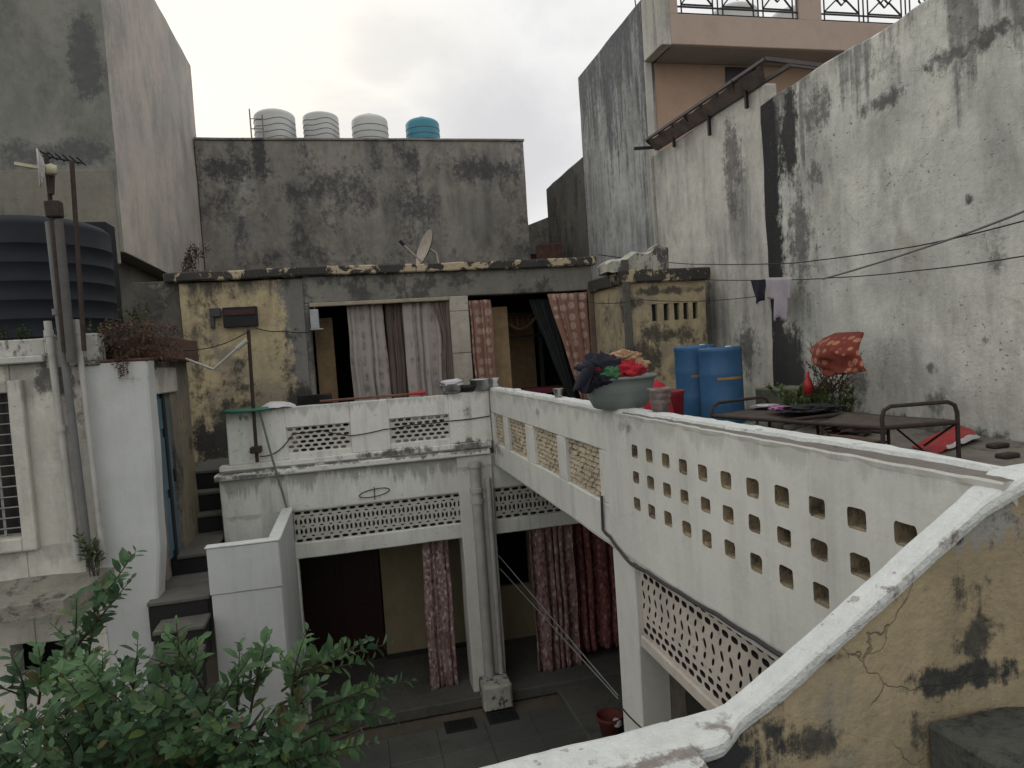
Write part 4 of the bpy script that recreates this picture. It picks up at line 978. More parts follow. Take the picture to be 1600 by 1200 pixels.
# dish on roof
sd = thing('satellite_dish', 'cream satellite dish on the courtyard house roof', 'satellite dish', (1.6, 13, 6.4))
c = q(668, 388, 13); w = MB(); vs = []; fs = []; nr, na = 5, 24
ax_d = Vector((-.86, -.25, .35)).normalized(); u_ = ax_d.cross(Vector((0, 0, 1))).normalized(); v_ = u_.cross(ax_d)
for lay in (0, .015):
    for i in range(nr+1):
        for k in range(na):
            r = .32*i/nr; t = 2*PI*k/na; vs.append(c+u_*r*math.cos(t)+v_*r*math.sin(t)*1.1+ax_d*(r*r*.7-lay))
for lay in (0, 1):
    o_ = lay*(nr+1)*na
    for i in range(nr):
        for k in range(na): fs.append((o_+i*na+k, o_+i*na+(k+1) % na, o_+(i+1)*na+(k+1) % na, o_+(i+1)*na+k))
w.add(vs, fs, 0, True); w.build('reflector', m_dish, sd)
w = MB(); w.beam(c-v_*.3, c+ax_d*.45-v_*.12, .03, .03); w.build('feed_arm', m_dish, sd)
e_ = c+ax_d*.45-v_*.12; w = MB(); w.tube([e_, e_+ax_d*.1+v_*.05], .035, 8); w.build('feed_horn', m_iron, sd)
w = MB(); w.tube([c-ax_d*.02, c-ax_d*.18-v_*.02, c+Vector((.2, .02, -.42))], .03, 8); w.lathe((c.x+.2, c.y, 6.36), [(0, .14), (.12, .12), (.22, 0)], 12); w.build('mount', m_dish, sd)
# overhead wires on the right
X5 = 5.6; x5 = lambda u, v, x=X5: at(u, v, 'X', x)
wire('upper black wire strung along the high right wall', [at(935, 398, 'Y', 10.6), x5(1045, 410), x5(1105, 413), x5(1240, 411), x5(1430, 385), x5(1600, 345), at(1640, 335, 'X', 5.6)], .007, sag=.01, n=6, group='wires along the right wall')
wire('lower black wire along the high right wall, the clothes hang from it', [x5(1100, 437), x5(1210, 437), x5(1300, 434), x5(1430, 423), x5(1600, 400), x5(1640, 394)], .006, sag=.01, n=6, group='wires along the right wall')
wire('thicker grey wire climbing the high right wall to the corner of the photo', [x5(1285, 436), x5(1450, 385), x5(1600, 330), x5(1640, 315)], .011, m_gwire, sag=.01, n=6, group='wires along the right wall')
wire('faint wire over the vented yellow room', [at(905, 470, 'Y', 9.95), at(1000, 468, 'Y', 9.9), x5(1190, 462, 5.7)], .005, sag=.05)

# ------------------------------------------------------------------ curtains
def curtain(label, xa, xb, z0, z1, y, mat, folds=5, amp=.05, lean0=0.0, lean1=0.0, pinch=None, name='curtain', group=None, seed=0, hem=.02):
    nx = max(16, int(folds*10)); nz = 26; w = MB(); vs = []; rr = random.Random(seed)
    ph = rr.uniform(0, 6); f1, f2 = rr.uniform(1.1, 2.3), rr.uniform(0, 6)
    for k in range(nz+1):
        t = k/nz; z = z1+(z0-z1)*t
        a = xa+lean0*t; b = xb+lean1*t
        if pinch:
            zz, s_, cx = pinch; f = math.exp(-((t-zz)/.18)**2)*s_; a = a+(cx-a)*f; b = b+(cx-b)*f
        for i in range(nx+1):
            u = i/nx; x = a+(b-a)*u
            am = amp*(.5+.5*t)*(.6+.8*abs(noise.noise(Vector((u*folds*.6, seed*3.3, t*.4))))*1.6); uo = u; u = u+.07*math.sin(u*f1*6.28+f2)+.02*noise.noise(Vector((u*3, t*2.5, seed)))
            yy = y+am*math.sin(u*folds*2*PI+ph+.5*math.sin(u*9+t*2))+am*.5*noise.noise(Vector((u*folds*1.7, t*1.5, seed)))
            xx = x+.016*math.sin(u*folds*4*PI+ph)+.02*noise.noise(Vector((t*3, uo*2, seed+5)))
            zz_ = z+(hem*math.sin(u*folds*2*PI+1+ph)*t if k == nz else 0)-.02*u*0
            vs.append((xx, yy, zz_))
    W = nx+1
    w.add(vs, [(k*W+i, k*W+i+1, (k+1)*W+i+1, (k+1)*W+i) for k in range(nz) for i in range(nx)], 0, True)
    o = w.build(name, mat); s_ = o.modifiers.new('thick', 'SOLIDIFY'); s_.thickness = .008
    return tag(o, label, 'curtain', group)
ug = 'curtains of the upper rooms'
curtain('grey patterned curtain nearest the dark left doorway upstairs', .05, .62, 3.75, 5.74, 11.62, c_grey, 3.5, .055, group=ug, seed=1, lean1=.06)
curtain('plain brown curtain between the two grey patterned ones', .66, .96, 3.75, 5.74, 11.68, c_brown, 5, .035, group=ug, seed=2)
curtain('grey patterned curtain beside the upstairs pillar', .95, 1.62, 3.75, 5.74, 11.60, c_grey, 4.2, .06, group=ug, seed=3, lean1=-.05)
curtain('brown curtain gathered against the upstairs pillar', 1.45, 1.72, 3.75, 5.74, 11.54, c_brown, 4, .03, lean0=.1, group=ug, seed=4, pinch=(.28, .5, 1.68))
curtain('narrow rust rosette curtain right of the upstairs pillar', 2.04, 2.42, 3.85, 5.72, 11.56, c_rust, 4, .04, group=ug, seed=5, lean0=.02, lean1=.04)
curtain('rust rosette curtain hanging at the right end of the upstairs doorway', 3.42, 4.14, 3.85, 5.76, 11.5, c_rust, 3, .05, group=ug, seed=6, lean0=.50, lean1=-.02)
curtain('dark green curtain pulled aside behind the rust one', 3.15, 3.55, 3.8, 5.7, 11.75, c_dark, 4, .03, group=ug, seed=7, lean0=.65, lean1=.35)
lg = 'curtains of the ground floor veranda'
curtain('narrow maroon and white curtain hanging in the left veranda bay', .80, 1.17, .12, 2.30, 9.66, c_ikat, 3.5, .035, lean0=-.02, lean1=.0, group=lg, seed=8)
curtain('wide faded maroon curtain in the right veranda bay', 2.34, 3.02, .10, 2.32, 9.62, c_ikat2, 5.5, .055, group=lg, seed=9)
curtain('deep red curtain at the right of the faded maroon one', 2.95, 3.75, .28, 2.32, 9.72, c_dred, 5, .05, group=lg, seed=10)

# ------------------------------------------------------------------ things on the parapets
def pot(name, label, c, prof, mat, cat, group=None, n=24):
    w = MB(); w.lathe(c, prof, n); o = w.build(name, mat); return tag(o, label, cat, group)
zt = 4.30
pc = lambda u: q(u, 610, 9.47)
pot('steel_bowl', 'steel bowl with a crumpled white rim, leftmost vessel on the parapet corner', (pc(712).x-.05, 9.47, zt), [(0, .005), (.12, .0), (.15, .05), (.165, .12), (.17, .155), (.155, .15), (.14, .02), (0, .02)], m_steel, 'bowl')
w = MB(); c = Vector((pc(712).x-.05, 9.47, zt+.15)); w.lathe(c, [(.0, .03), (.08, .035), (.14, .02), (.17, -.02), (.165, -.045)], 20)
for v in w.v: v += lump(v*6, .02)
tag(w.build('white_rag', m_white_cloth), 'crumpled white rag over the leftmost steel bowl', 'cloth')
pot('frying_pan', 'shallow dark pan between the steel vessels on the parapet corner', (pc(733).x-.02, 9.47, zt), [(0, .0), (.1, .0), (.14, .05), (.15, .09), (.14, .09), (.1, .015), (0, .015)], m_iron, 'pan')
pot('steel_pot', 'round steel pot with a flat lid on the parapet corner', (pc(752).x+.0, 9.48, zt), [(0, 0), (.13, 0), (.145, .03), (.15, .14), (.165, .15), (.165, .16), (.05, .17), (0, .175)], m_steel, 'pot')
pot('steel_cup', 'small pale cup at the right end of the vessels on the parapet corner', (pc(772).x+.02, 9.5, zt), [(0, 0), (.05, 0), (.055, .06), (.04, .1), (.07, .16), (.06, .16), (0, .1)], m_wtank, 'cup')
cc = at(873, 627, 'X', 1.93)
pot('steel_tumbler', 'steel tumbler standing alone on the side parapet', (1.93, cc.y, zt+.03), [(0, 0), (.035, 0), (.038, .04), (.05, .09), (.055, .095), (.048, .095), (0, .03)], m_steel, 'tumbler')
for i, (u, lab) in enumerate(((795, 'small lump of lime plaster on the side parapet near the corner'), (808, 'larger lump of lime plaster on the side parapet near the corner'), (838, 'flat lump of lime plaster midway to the steel tumbler'))):
    c = at(u, 618, 'X', 1.93); w = MB(); w.rbox(1.89, 1.97, c.y-.06, c.y+.06, zt+.03, zt+.05+.015*(i == 1), step=.03, amp=.012); tag(w.build('plaster_lump', m_cope), lab, 'lump', 'lumps on the side parapet')
# broom
br = thing('broom', 'brown stick broom with a red end lying on the front parapet', 'broom', (.6, 9.45, zt))
a, b = q(500, 629, 9.46), q(640, 621, 9.46)
w = MB(); w.tube([(a.x, 9.46, zt+.03), (b.x, 9.47, zt+.03)], .014, 8); w.tube([(a.x+.1, 9.5, zt+.02), (b.x-.2, 9.44, zt+.025)], .010, 8); w.build('stick', simple('brown_stick', (.17, .075, .05), .8), br)
w = MB(); w.tube([(b.x, 9.47, zt+.03), (b.x+.22, 9.47, zt+.035)], [.02, .035], 8); w.build('head', m_redp, br)
# green tray at the left end
tr = q(390, 636, 9.4)
w = MB(); w.lathe((tr.x-.02, 9.42, zt-.02), [(0, .03), (.26, .04), (.33, .02), (.335, .0), (.30, -.005), (0, .0)], 28, sx=1, sy=.7); 
tag(w.build('green_tray', m_green), 'upturned green plastic tray on the left end of the front parapet', 'tray')
w = MB(); w.lathe((tr.x+.34, 9.5, zt+.0), [(0, .07), (.1, .06), (.2, .02), (.22, 0)], 16)
for v in w.v: v += lump(v*5, .03)
tag(w.build('white_rag', m_white_cloth), 'crumpled white rag beside the green tray', 'cloth')
w = MB(); w.rbox(tr.x+.5, tr.x+.95, 10.3, 10.9, 3.5, 4.36, step=.06, amp=.07); tag(w.build('dark_heap', simple('mound', (.012, .012, .013), .95, bump=.8)), 'lumpy black charcoal behind the left of the front parapet', 'heap')  # uneven near-black block behind the parapet

# basin with laundry
bs = thing('wash_basin', 'big grey plastic basin full of laundry on the side parapet', 'basin', (1.95, 4.72, zt+.03))
bc = Vector((1.97, 4.90, zt+.032))
w = MB(); prof = [(0, 0), (.18, 0), (.20, .01), (.235, .08), (.262, .17), (.268, .215), (.285, .215), (.288, .235), (.275, .24), (.262, .235), (.245, .1), (.18, .015), (0, .015)]
w.lathe(bc, prof, 40); w.build('tub', m_basin, bs)
def heap(label, c, r, mat, name='cloth', seed=0, wr=.35, group='laundry in the grey basin', n=40, cat='cloth'):
    w = MB(); vs = []; fs = []; m_ = 26
    for i in range(m_+1):
        th = PI*i/m_
        for k in range(n):
            ph = 2*PI*k/n; d = Vector((math.sin(th)*math.cos(ph), math.sin(th)*math.sin(ph), math.cos(th)))
            f = 1+wr*noise.noise(d*2.2+Vector((seed*3.7, 0, 0)))+wr*.6*noise.noise(d*6+Vector((0, seed*2.1, 0)))+wr*.25*math.sin(9*noise.noise(d*1.7+Vector((seed, seed, 0)))*2)+wr*.45*(.5-abs(noise.noise(d*3.6+Vector((seed*1.3, 2, seed))))*2.2)
            vs.append(Vector(c)+Vector((d.x*r[0], d.y*r[1], d.z*r[2]))*f)
    for i in range(m_):
        for k in range(n): fs.append((i*n+k, (i+1)*n+k, (i+1)*n+(k+1) % n, i*n+(k+1) % n))
    w.add(vs, fs, 0, True); return tag(w.build(name, mat), label, cat, group)
B = lambda u, v, dx=0: at(u, v, 'Y', 4.75+dx)+Vector((0, .11, 0))
heap('black cloth heaped on the left of the basin laundry', B(950, 582, -.04), (.175, .16, .13), m_navy, seed=1)
heap('bright crimson cloth in the middle of the basin laundry', B(988, 580, -.14), (.13, .10, .075), m_crim, seed=2)
heap('green patterned cloth low at the front of the basin laundry', B(966, 583, -.17), (.085, .06, .05), m_grn, seed=3)
heap('tan flowered cloth draped over the top of the basin laundry', B(982, 560, -.02), (.125, .13, .06), m_tancl, seed=4)
heap('tan cloth end falling to the right rim of the basin', B(1004, 572, -.10), (.09, .08, .055), m_tancl, seed=5)
heap('navy cloth heaped at the back of the basin laundry', B(975, 572, .08), (.16, .12, .06), m_navy, seed=6)
heap('small crimson cloth at the left edge of the basin laundry', B(935, 577, -.12), (.05, .05, .025), m_crim, seed=7)
w = MB(); vs = []
for k in range(9):
    for i in range(5):
        t = k/8; c0 = B(930, 570, -.2); c1 = B(911, 613, -.2); p = c0.lerp(c1, t); vs.append(p+Vector((-.03+.02*i, .03*math.sin(i*2+t*3), .02*math.sin(i*1.3))))
w.add(vs, [(k*5+i, k*5+i+1, (k+1)*5+i+1, (k+1)*5+i) for k in range(8) for i in range(4)], 0, True); o = w.build('cloth', m_navy); o.modifiers.new('s', 'SOLIDIFY').thickness = .012
tag(o, 'dark sleeve hanging over the left rim of the basin', 'cloth', 'laundry in the grey basin')

# barrels
def drum(label, c, r=.26, h=.96, top_mat=m_barrel, label_band=True):
    t = thing('plastic_drum', label, 'drum', c, 'blue plastic drums')
    prof = [(0, 0), (r*.95, 0), (r, .03), (r, h*.30), (r*1.02, h*.33), (r, h*.36), (r, h*.63), (r*1.02, h*.66), (r, h*.69), (r, h*.93), (r*1.02, h*.945), (r*1.02, h*.975), (r*.97, h), (r*.93, h), (r*.92, h*.975), (0, h*.97)]
    w = MB(); w.lathe(c, prof, 40); w.build('body', m_barrel, t)
    if label_band:
        w = MB(); A_ = [PI*1.28+PI*.42*k/14 for k in range(15)]; vs = [(c[0]+rr_*math.cos(a_), c[1]+rr_*math.sin(a_), c[2]+h*z_) for a_ in A_ for rr_, z_ in ((r+.004, .595), (r+.004, .628))]
        w.add(vs, [(2*k, 2*k+2, 2*k+3, 2*k+1) for k in range(14)]); bo = w.build('painted_band', m_ochre, t)
    for dx, dy in ((.12, 0), (-.1, .06)):
        w = MB(); w.lathe((c[0]+dx, c[1]+dy, c[2]+h*.97), [(0, .04), (.035, .04), (.04, 0)], 12); w.build('bung', m_wtank if dx > 0 else m_barrel, t)
    return t
drum('blue plastic drum in front, right one of the pair', (4.53, 7.85, 3.7), .262, .99)
drum('blue plastic drum behind, half hidden by the front drum', (4.50, 8.45, 3.7), .262, 1.03)
# buckets by the drums
pot('paint_bucket', 'small pale bucket with a reddish stained foot beside the grey basin', (2.02, at(1033, 650, 'X', 2.02).y, 4.33), [(0, 0), (.055, 0), (.062, .06), (.07, .065), (.066, .10), (.075, .105), (.07, .14), (.084, .15), (.084, .165), (.075, .165), (.06, .02), (0, .02)], simple('stained_bucket', (.27, .25, .235), .5, c2=(.16, .07, .06), scale=14, grime=.6), 'bucket')
p_ = at(1046, 650, 'Y', 7.2); pot('red_bucket', 'tall crimson plastic bucket on the terrace left of the blue drums', (p_.x+.02, 7.2, 3.7), [(0, 0), (.13, 0), (.155, .50), (.17, .54), (.165, .55), (.15, .52), (.12, .02), (0, .02)], simple('crimson_plastic', (.22, .012, .022), .5), 'bucket')
p_ = at(1026, 600, 'Y', 6.6); w = MB(); w.lathe((p_.x, 6.6, 3.7), [(0, .0), (.17, 0), (.17, .3), (.13, .55), (.08, .66), (0, .70)], 20)
for v in w.v: v += lump(v*4, .03)
tag(w.build('red_sack', m_crim), 'upright red sack behind the basin', 'sack')

# charpoy / cot
ct = thing('folding_cot', 'rusty folding iron cot standing on the terrace', 'cot', (4.35, 5.8, 3.7))
NR, NL = Vector((4.08, 4.66, 0)), Vector((3.62, 6.50, 0)); prp = Vector((.966, .26, 0))*.80
zf, zbd, zh = 3.7, 4.0, 4.17
FR, FL = Vector((4.70, 4.56, 0)), NL+prp*1.05
def Z(v, z): return Vector((v.x, v.y, z))
for a, b, nm in ((NR, FR, 'head'), (NL, FL, 'foot')):
    zt_ = zh if nm == 'head' else zh-.04
    w = MB(); m1 = a.lerp(b, .12); m2_ = a.lerp(b, .88)
    pts = [Z(a, zf), Z(a, zt_-.09), Z(a.lerp(b, .03), zt_-.03), Z(m1, zt_), Z(m2_, zt_), Z(a.lerp(b, .97), zt_-.03), Z(b, zt_-.09), Z(b, zf)]
    w.tube(pts, .017, 8); w.build('end_hoop', m_rust, ct)
w = MB(); mn, mf = NR.lerp(NL, .5), FR.lerp(FL, .5)
for pts in ([NR, mn], [mn, NL], [FR, mf], [mf, FL], [NR, FR], [NL, FL], [NR.lerp(NL, .52), FR.lerp(FL, .52)]):
    w.tube([Z(pts[0], zbd), Z(pts[1], zbd-.0)], .018, 8)
w.build('bed_frame', m_rust, ct)
w = MB(); N = 14; vs = []
for i in range(N+1):
    for k in range(9):
        p = NR.lerp(NL, i/N).lerp(FR.lerp(FL, i/N), k/8); s_ = -.05*math.sin(PI*k/8)*math.sin(PI*min(1, i/N))+.006*noise.noise(Vector((i, k*2, 3)))
        vs.append(Z(p, zbd+.014+s_))
w.add(vs, [(i*9+k, i*9+k+1, (i+1)*9+k+1, (i+1)*9+k) for i in range(N) for k in range(8)], 0, True)
o = w.build('webbing', simple('dusty_webbing', (.085, .065, .055), .95, var=.4, scale=9, bump=.5), ct); o.modifiers.new('s', 'SOLIDIFY').thickness = .02
for k in (.3, .68):
    for a, b in ((NR, NL), (FR, FL)):
        p = a.lerp(b, k); p2 = a.lerp(b, k-.1 if k < .5 else k+.0)
        w = MB(); w.tube([Z(p, zbd), Z(p, zf)], .014, 8)
        w.tube([Z(p, zbd-.04), Z(a.lerp(b, k-.16), zf+.03)], .010, 6) if k < .5 else w.tube([Z(p, zf+.1), Z(a.lerp(b, k-.3), zbd-.02)], .010, 6)
        w.build('leg', m_rust, ct)
w = MB(); w.tube([Z(FR, zbd), Z(FR.lerp(FL, .14), zf+.08)], .010, 6); w.tube([Z(NR.lerp(NL, .3), zf+.08), Z(FR.lerp(FL, .3), zf+.08)], .010, 6); w.build('brace', m_rust, ct)
def onbed(u, v): return at(u, v, 'Z', zbd+.03)
heap('black garment spread on the cot', onbed(1265, 641)+Vector((0, 0, .02)), (.28, .22, .035), m_black, seed=11, group=None)
heap('pink cloth beside the black garment on the cot', onbed(1220, 641)+Vector((0, 0, .02)), (.10, .12, .025), m_purple, seed=12, group=None)
heap('white cloth at the far left end of the cot', onbed(1194, 636)+Vector((0, 0, .015)), (.14, .10, .015), m_white_cloth, seed=13, group=None)
# things under and round the cot
F37 = lambda u, v: at(u, v, 'Z', 3.7)
p_ = F37(1192, 672); pot('white_tub', 'small white tub under the left half of the cot', tuple(p_), [(0, 0), (.09, 0), (.11, .13), (.12, .14), (.1, .13), (.08, .02), (0, .02)], m_wtank, 'tub')
p_ = F37(1212, 671); pot('white_tub', 'shorter white tub under the cot, right of the other tub', tuple(p_), [(0, 0), (.08, 0), (.1, .10), (.11, .11), (.09, .10), (.07, .02), (0, .02)], simple('offwhite_tub', (.35, .33, .3), .6), 'tub')
p_ = F37(1165, 668); heap('pale green rag on the terrace by the blue drums', p_+Vector((0, 0, .02)), (.16, .12, .03), simple('pale_green_cloth', (.2, .27, .22), .9), seed=14, group=None)
p_ = F37(1280, 690); w = MB(); w.rbox(p_.x-.35, p_.x+.35, p_.y-.45, p_.y+.4, 3.70, 3.735, step=.12, amp=.008); tag(w.build('board', simple('brown_board', (.16, .10, .075), .9)), 'flat brown board lying under the cot', 'board')
p_ = F37(1325, 680); heap('brown bundle of rags under the middle of the cot', p_+Vector((0, 0, .05)), (.22, .2, .07), m_rust, seed=15, group=None)
p_ = F37(1300, 672); heap('teal rag under the cot', p_+Vector((.2, .3, .03)), (.13, .12, .045), simple('teal_cloth', (.05, .13, .15), .9), seed=16, group=None)
# planter, plants, dry bush with cloth
pl = Vector((5.15, 7.3, 3.7))
w = MB(); w.rbox(5.05, 5.6, 7.35, 7.95, 3.7, 4.14, step=.08, amp=.02, bev=.02); tag(w.build('planter', plaster('mossy_planter', (.17, .17, .12), (.11, .115, .08), seed=61, streak=0, blotch=.7, bscale=3, speck=.5, bump=.7)), 'mossy cement planter against the high right wall', 'planter')
def leaf(mb, p, d, n, L, W, mi=0):
    d = d.normalized(); s_ = d.cross(n).normalized()*W*.5; n2 = s_.cross(d).normalized()
    a = p; pts = [a, a+d*L*.3+s_*.85+n2*L*.05, a+d*L*.65+s_*.9+n2*L*.04, a+d*L-n2*L*.06, a+d*L*.65-s_*.9+n2*L*.04, a+d*L*.3-s_*.85+n2*L*.05, a+d*L*.5-n2*L*.02]
    mb.add(pts, [(0, 1, 6), (1, 2, 6), (2, 3, 6), (3, 4, 6), (4, 5, 6), (5, 0, 6)], mi, False)
def sprig(lf, stm, p0, p1, rnd, L=.08, W=.04, step=.035, bend=.15, r=.008, start=.25):
    p0 = Vector(p0); p1 = Vector(p1); side = Vector((rnd.uniform(-1, 1), rnd.uniform(-1, 1), .2))*bend*(p1-p0).length
    N = max(4, int((p1-p0).length/step)); pts = []
    for i in range(N+1):
        t = i/N; pts.append(p0.lerp(p1, t)+side*math.sin(PI*t)*.5)
    if stm is not None: stm.tube(pts, [r*(1-.8*i/N) for i in range(N+1)], 5)
    for i in range(N+1):
        if i/N < start: continue
        d = (pts[min(i+1, N)]-pts[max(i-1, 0)]).normalized(); a0 = i*2.4+rnd.uniform(-.4, .4)
        for k in (0, PI):
            u = d.orthogonal().normalized(); v = d.cross(u); ang = a0+k
            o = (u*math.cos(ang)+v*math.sin(ang)); dr = (o*.9+d*.55+Vector((0, 0, .15))).normalized()
            s_ = rnd.choice((.55, .8, .95, 1.1, 1.25))*rnd.uniform(.85, 1.1)*(1 if i < N-1 else .6)
            leaf(lf, pts[i], dr, (d+Vector((rnd.uniform(-.3, .3), rnd.uniform(-.3, .3), .5))), L*s_, W*s_)
rnd = random.Random(5)
pp = thing('green_potted_plant', 'low green plants growing beside the mossy planter, behind the cot', 'plant', (5.3, 7.2, 4.1))
lf, sm_ = MB(), MB()
for i in range(55):
    x = rnd.uniform(5.0, 5.6); y = rnd.uniform(6.7, 7.6); sprig(lf, sm_, (x, y, 4.02 if y > 7.35 else 3.72), (x+rnd.uniform(-.15, .15), y+rnd.uniform(-.15, .15), rnd.uniform(3.95, 4.2)), rnd, .075, .04, .03)
sm_.tube([(5.3, 6.0, 3.72), (5.3, 7.4, 3.72)], .02, 6)
lf.build('foliage', m_leaf2, pp); sm_.build('stem', m_bark, pp)
db = thing('dry_bush', 'brown leafless bush under the red patterned cloth', 'bush', (5.3, 6.9, 4.1))
lf, sm_ = MB(), MB()
for i in range(46):
    p1 = at(rnd.uniform(1238, 1350), rnd.uniform(530, 600), 'X', 5.25+rnd.uniform(-.15, .25)); sprig(lf, sm_, (5.3+rnd.uniform(-.1, .1), 6.9+rnd.uniform(-.2, .2), 4.1), p1, rnd, .035, .015, .05, .2, .006)
lf.build('foliage', m_dry, db); sm_.build('branch', m_bark, db)
m_redpat = curtain_mat('red_patterned_cloth', (.16, .028, .018), (.42, .19, .11), 'rosette', 9, 1.0)
w = MB(); vs = []; Nn = 18
c00, c10, c01, c11 = at(1246, 545, 'X', 5.14), at(1326, 521, 'X', 5.05), at(1292, 588, 'X', 4.96), at(1354, 580, 'X', 4.98)
for i in range(Nn+1):
    for k in range(Nn+1):
        u, v = i/Nn, k/Nn; p = c00.lerp(c10, u).lerp(c01.lerp(c11, u), v); bul = math.sin(PI*u)*math.sin(PI*min(1, v*1.0+.15))
        p += Vector((-.10, 0, .05))*bul; p += Vector((.03, .02, .012))*noise.noise(Vector((u*6, v*5, 2)))*1.6
        if v < .5: p += Vector((.18*(1-2*v), 0, .05*math.sin(PI*u)*(1-2*v)))
        vs.append(p)
W = Nn+1
w.add(vs, [(i*W+k, i*W+k+1, (i+1)*W+k+1, (i+1)*W+k) for i in range(Nn) for k in range(Nn)], 0, True)
o = w.build('red_cloth', m_redpat); o.modifiers.new('s', 'SOLIDIFY').thickness = .01; tag(o, 'red patterned cloth spread over the dry bush', 'cloth')
p_ = at(1262, 592, 'X', 5.05); pot('red_bottle', 'red bottle standing among the plants below the red cloth', (5.05, p_.y, 4.10), [(0, 0), (.05, 0), (.055, .1), (.045, .15), (.02, .2), (.022, .25), (0, .25)], m_redp, 'bottle', n=14)
# red bag
bg = thing('red_sack', 'glossy red printed sack lying on the terrace at the foot of the high wall', 'sack', (5.0, 4.95, 3.7))
a, b, c, d = F37(1424, 700), F37(1462, 712), F37(1533, 690), F37(1500, 674)
w = MB(); vs = []; N1 = 16
for lay in (0, 1):
    for i in range(N1+1):
        for k in range(N1+1):
            u, v = i/N1, k/N1; p = a.lerp(d, v).lerp(b.lerp(c, v), u); e_ = (math.sin(PI*u)*math.sin(PI*v))**.4 if 0 < u < 1 and 0 < v < 1 else 0
            p.z = 3.715+(.085*e_*(.6+.5*v) if lay == 0 else -.01*e_)+.03*v+.022*noise.noise(Vector((u*5, v*7, 1)))
            vs.append(p)
W = N1+1; o1 = W*W
fs = [(i*W+k, i*W+k+1, (i+1)*W+k+1, (i+1)*W+k) for i in range(N1) for k in range(N1)]; 
w.add(vs, fs+[tuple(j+o1 for j in f[::-1]) for f in fs], 0, True)
o = recalc(w.build('bag', [simple('red_print', (.36, .012, .016), .4, bump=.3), m_white_cloth], bg))
for i, p in enumerate(o.data.polygons):
    f = i % (N1*N1); v = f % N1; u = f//N1
    if v >= N1-1 or (u >= N1-1 and v > 3): p.material_index = 1
# washing on the wire
def cloth_sheet(label, quad, mat, x=X5-.03, name='cloth', fold=.03, cut=None, group='clothes hung on the wall wire'):
    w = MB(); vs = []; N = 14; P4 = [at(u, v, 'X', x) for u, v in quad]
    for i in range(N+1):
        for k in range(N+1):
            u, v = i/N, k/N; p = P4[0].lerp(P4[1], u).lerp(P4[3].lerp(P4[2], u), v); p.x += fold*math.sin(u*9+v*2)*v; p.y += .01*math.sin(u*14)*v; p.z += .02*noise.noise(Vector((u*5, v*5, x)))*v
            vs.append(p)
    fs = [(i*(N+1)+k, i*(N+1)+k+1, (i+1)*(N+1)+k+1, (i+1)*(N+1)+k) for i in range(N) for k in range(N) if not (cut and cut((i+.5)/N, (k+.5)/N))]
    w.add(vs, fs, 0, True); o = w.build(name, mat); o.modifiers.new('s', 'SOLIDIFY').thickness = .01; return tag(o, label, 'clothing', group)
cloth_sheet('pale lilac shirt hung on the wire', [(1196, 434), (1237, 433), (1233, 503), (1199, 500)], m_lilac, cut=lambda u, v: (v > .48 and (u < .34 or u > .84)) or (v > .9 and .45 < u < .6))
cloth_sheet('dark blue garment hung left of the lilac shirt', [(1173, 438), (1197, 436), (1195, 468), (1180, 474)], m_navy, x=X5-.0)
# flower pot near side pillar
fpot = F37(955, 1150); gp = at(957, 1152, 'Z', 0)
tpt = thing('flower_pot', 'dark red flower pot on the courtyard floor beside the side pillar', 'flower pot', (gp.x-.02, gp.y, 0))
w = MB(); w.lathe((gp.x-.02, gp.y, 0), [(0, 0), (.10, 0), (.15, .24), (.17, .25), (.17, .29), (.15, .29), (.14, .25), (0, .24)], 24); w.build('pot', m_terra, tpt)
w = MB(); w.lathe((gp.x+.03, gp.y-.12, .2), [(0, .1), (.05, .08), (.06, .02), (.04, 0)], 12); w.build('pale_rag', m_white_cloth, tpt)

# ------------------------------------------------------------------ vegetation
rnd = random.Random(11)
tree = thing('garden_tree', 'leafy green small tree filling the lower left of the courtyard', 'tree', (-1.4, 4.6, 0))
lf, sm_ = MB(), MB()
trunks = [(-1.45, 4.7), (-.95, 4.8), (-2.1, 4.5)]
for (x, y) in trunks:
    sm_.tube([(x, y, 0), (x+.05, y-.03, .8), (x-.02, y, 1.5), (x+.08, y+.03, 2.1), (x, y, 2.5)], [.05, .042, .035, .028, .018], 8)
# prominent shoots: (tip px, depth, base px)
hero = [((212, 862), 4.6, (130, 985)), ((205, 905), 4.5, (120, 1010)), ((120, 935), 4.5, (110, 1060)), ((275, 968), 4.5, (290, 1090)), ((255, 985), 4.4, (330, 1100)), ((375, 1008), 4.4, (370, 1130)), ((418, 990), 4.3, (390, 1120)),
        ((395, 1022), 4.3, (330, 1130)), ((480, 985), 4.2, (455, 1100)), ((572, 1000), 4.2, (460, 1060)), ((530, 1010), 4.25, (440, 1080)), ((605, 1060), 4.1, (490, 1110)), ((595, 1090), 4.1, (480, 1130)), ((440, 1020), 4.3, (480, 1120)), ((560, 1110), 4.0, (470, 1160)),
        ((585, 1160), 3.8, (450, 1190)), ((530, 1170), 3.8, (430, 1230)), ((310, 1010), 4.5, (260, 1120)), ((215, 1000), 4.5, (200, 1110)), ((60, 1010), 4.4, (60, 1100)), ((15, 1020), 4.4, (40, 1120)), ((150, 960), 4.6, (140, 1080)), ((345, 1075), 4.2, (300, 1150)), ((500, 1065), 4.1, (440, 1130)), ((100, 1000), 4.3, (90, 1100))]
for (t, y, b) in hero:
    p1 = at(*t, 'Y', y); p0 = at(*b, 'Y', y+.1); sprig(lf, sm_, p0, p1, rnd, .105, .058, .042, .12, .009, .05)
    sprig(lf, sm_, p0.lerp(p1, .35), p1+Vector((rnd.uniform(-.2, .2), rnd.uniform(-.2, .2), -.12)), rnd, .09, .05, .045, .2, .006, .1)
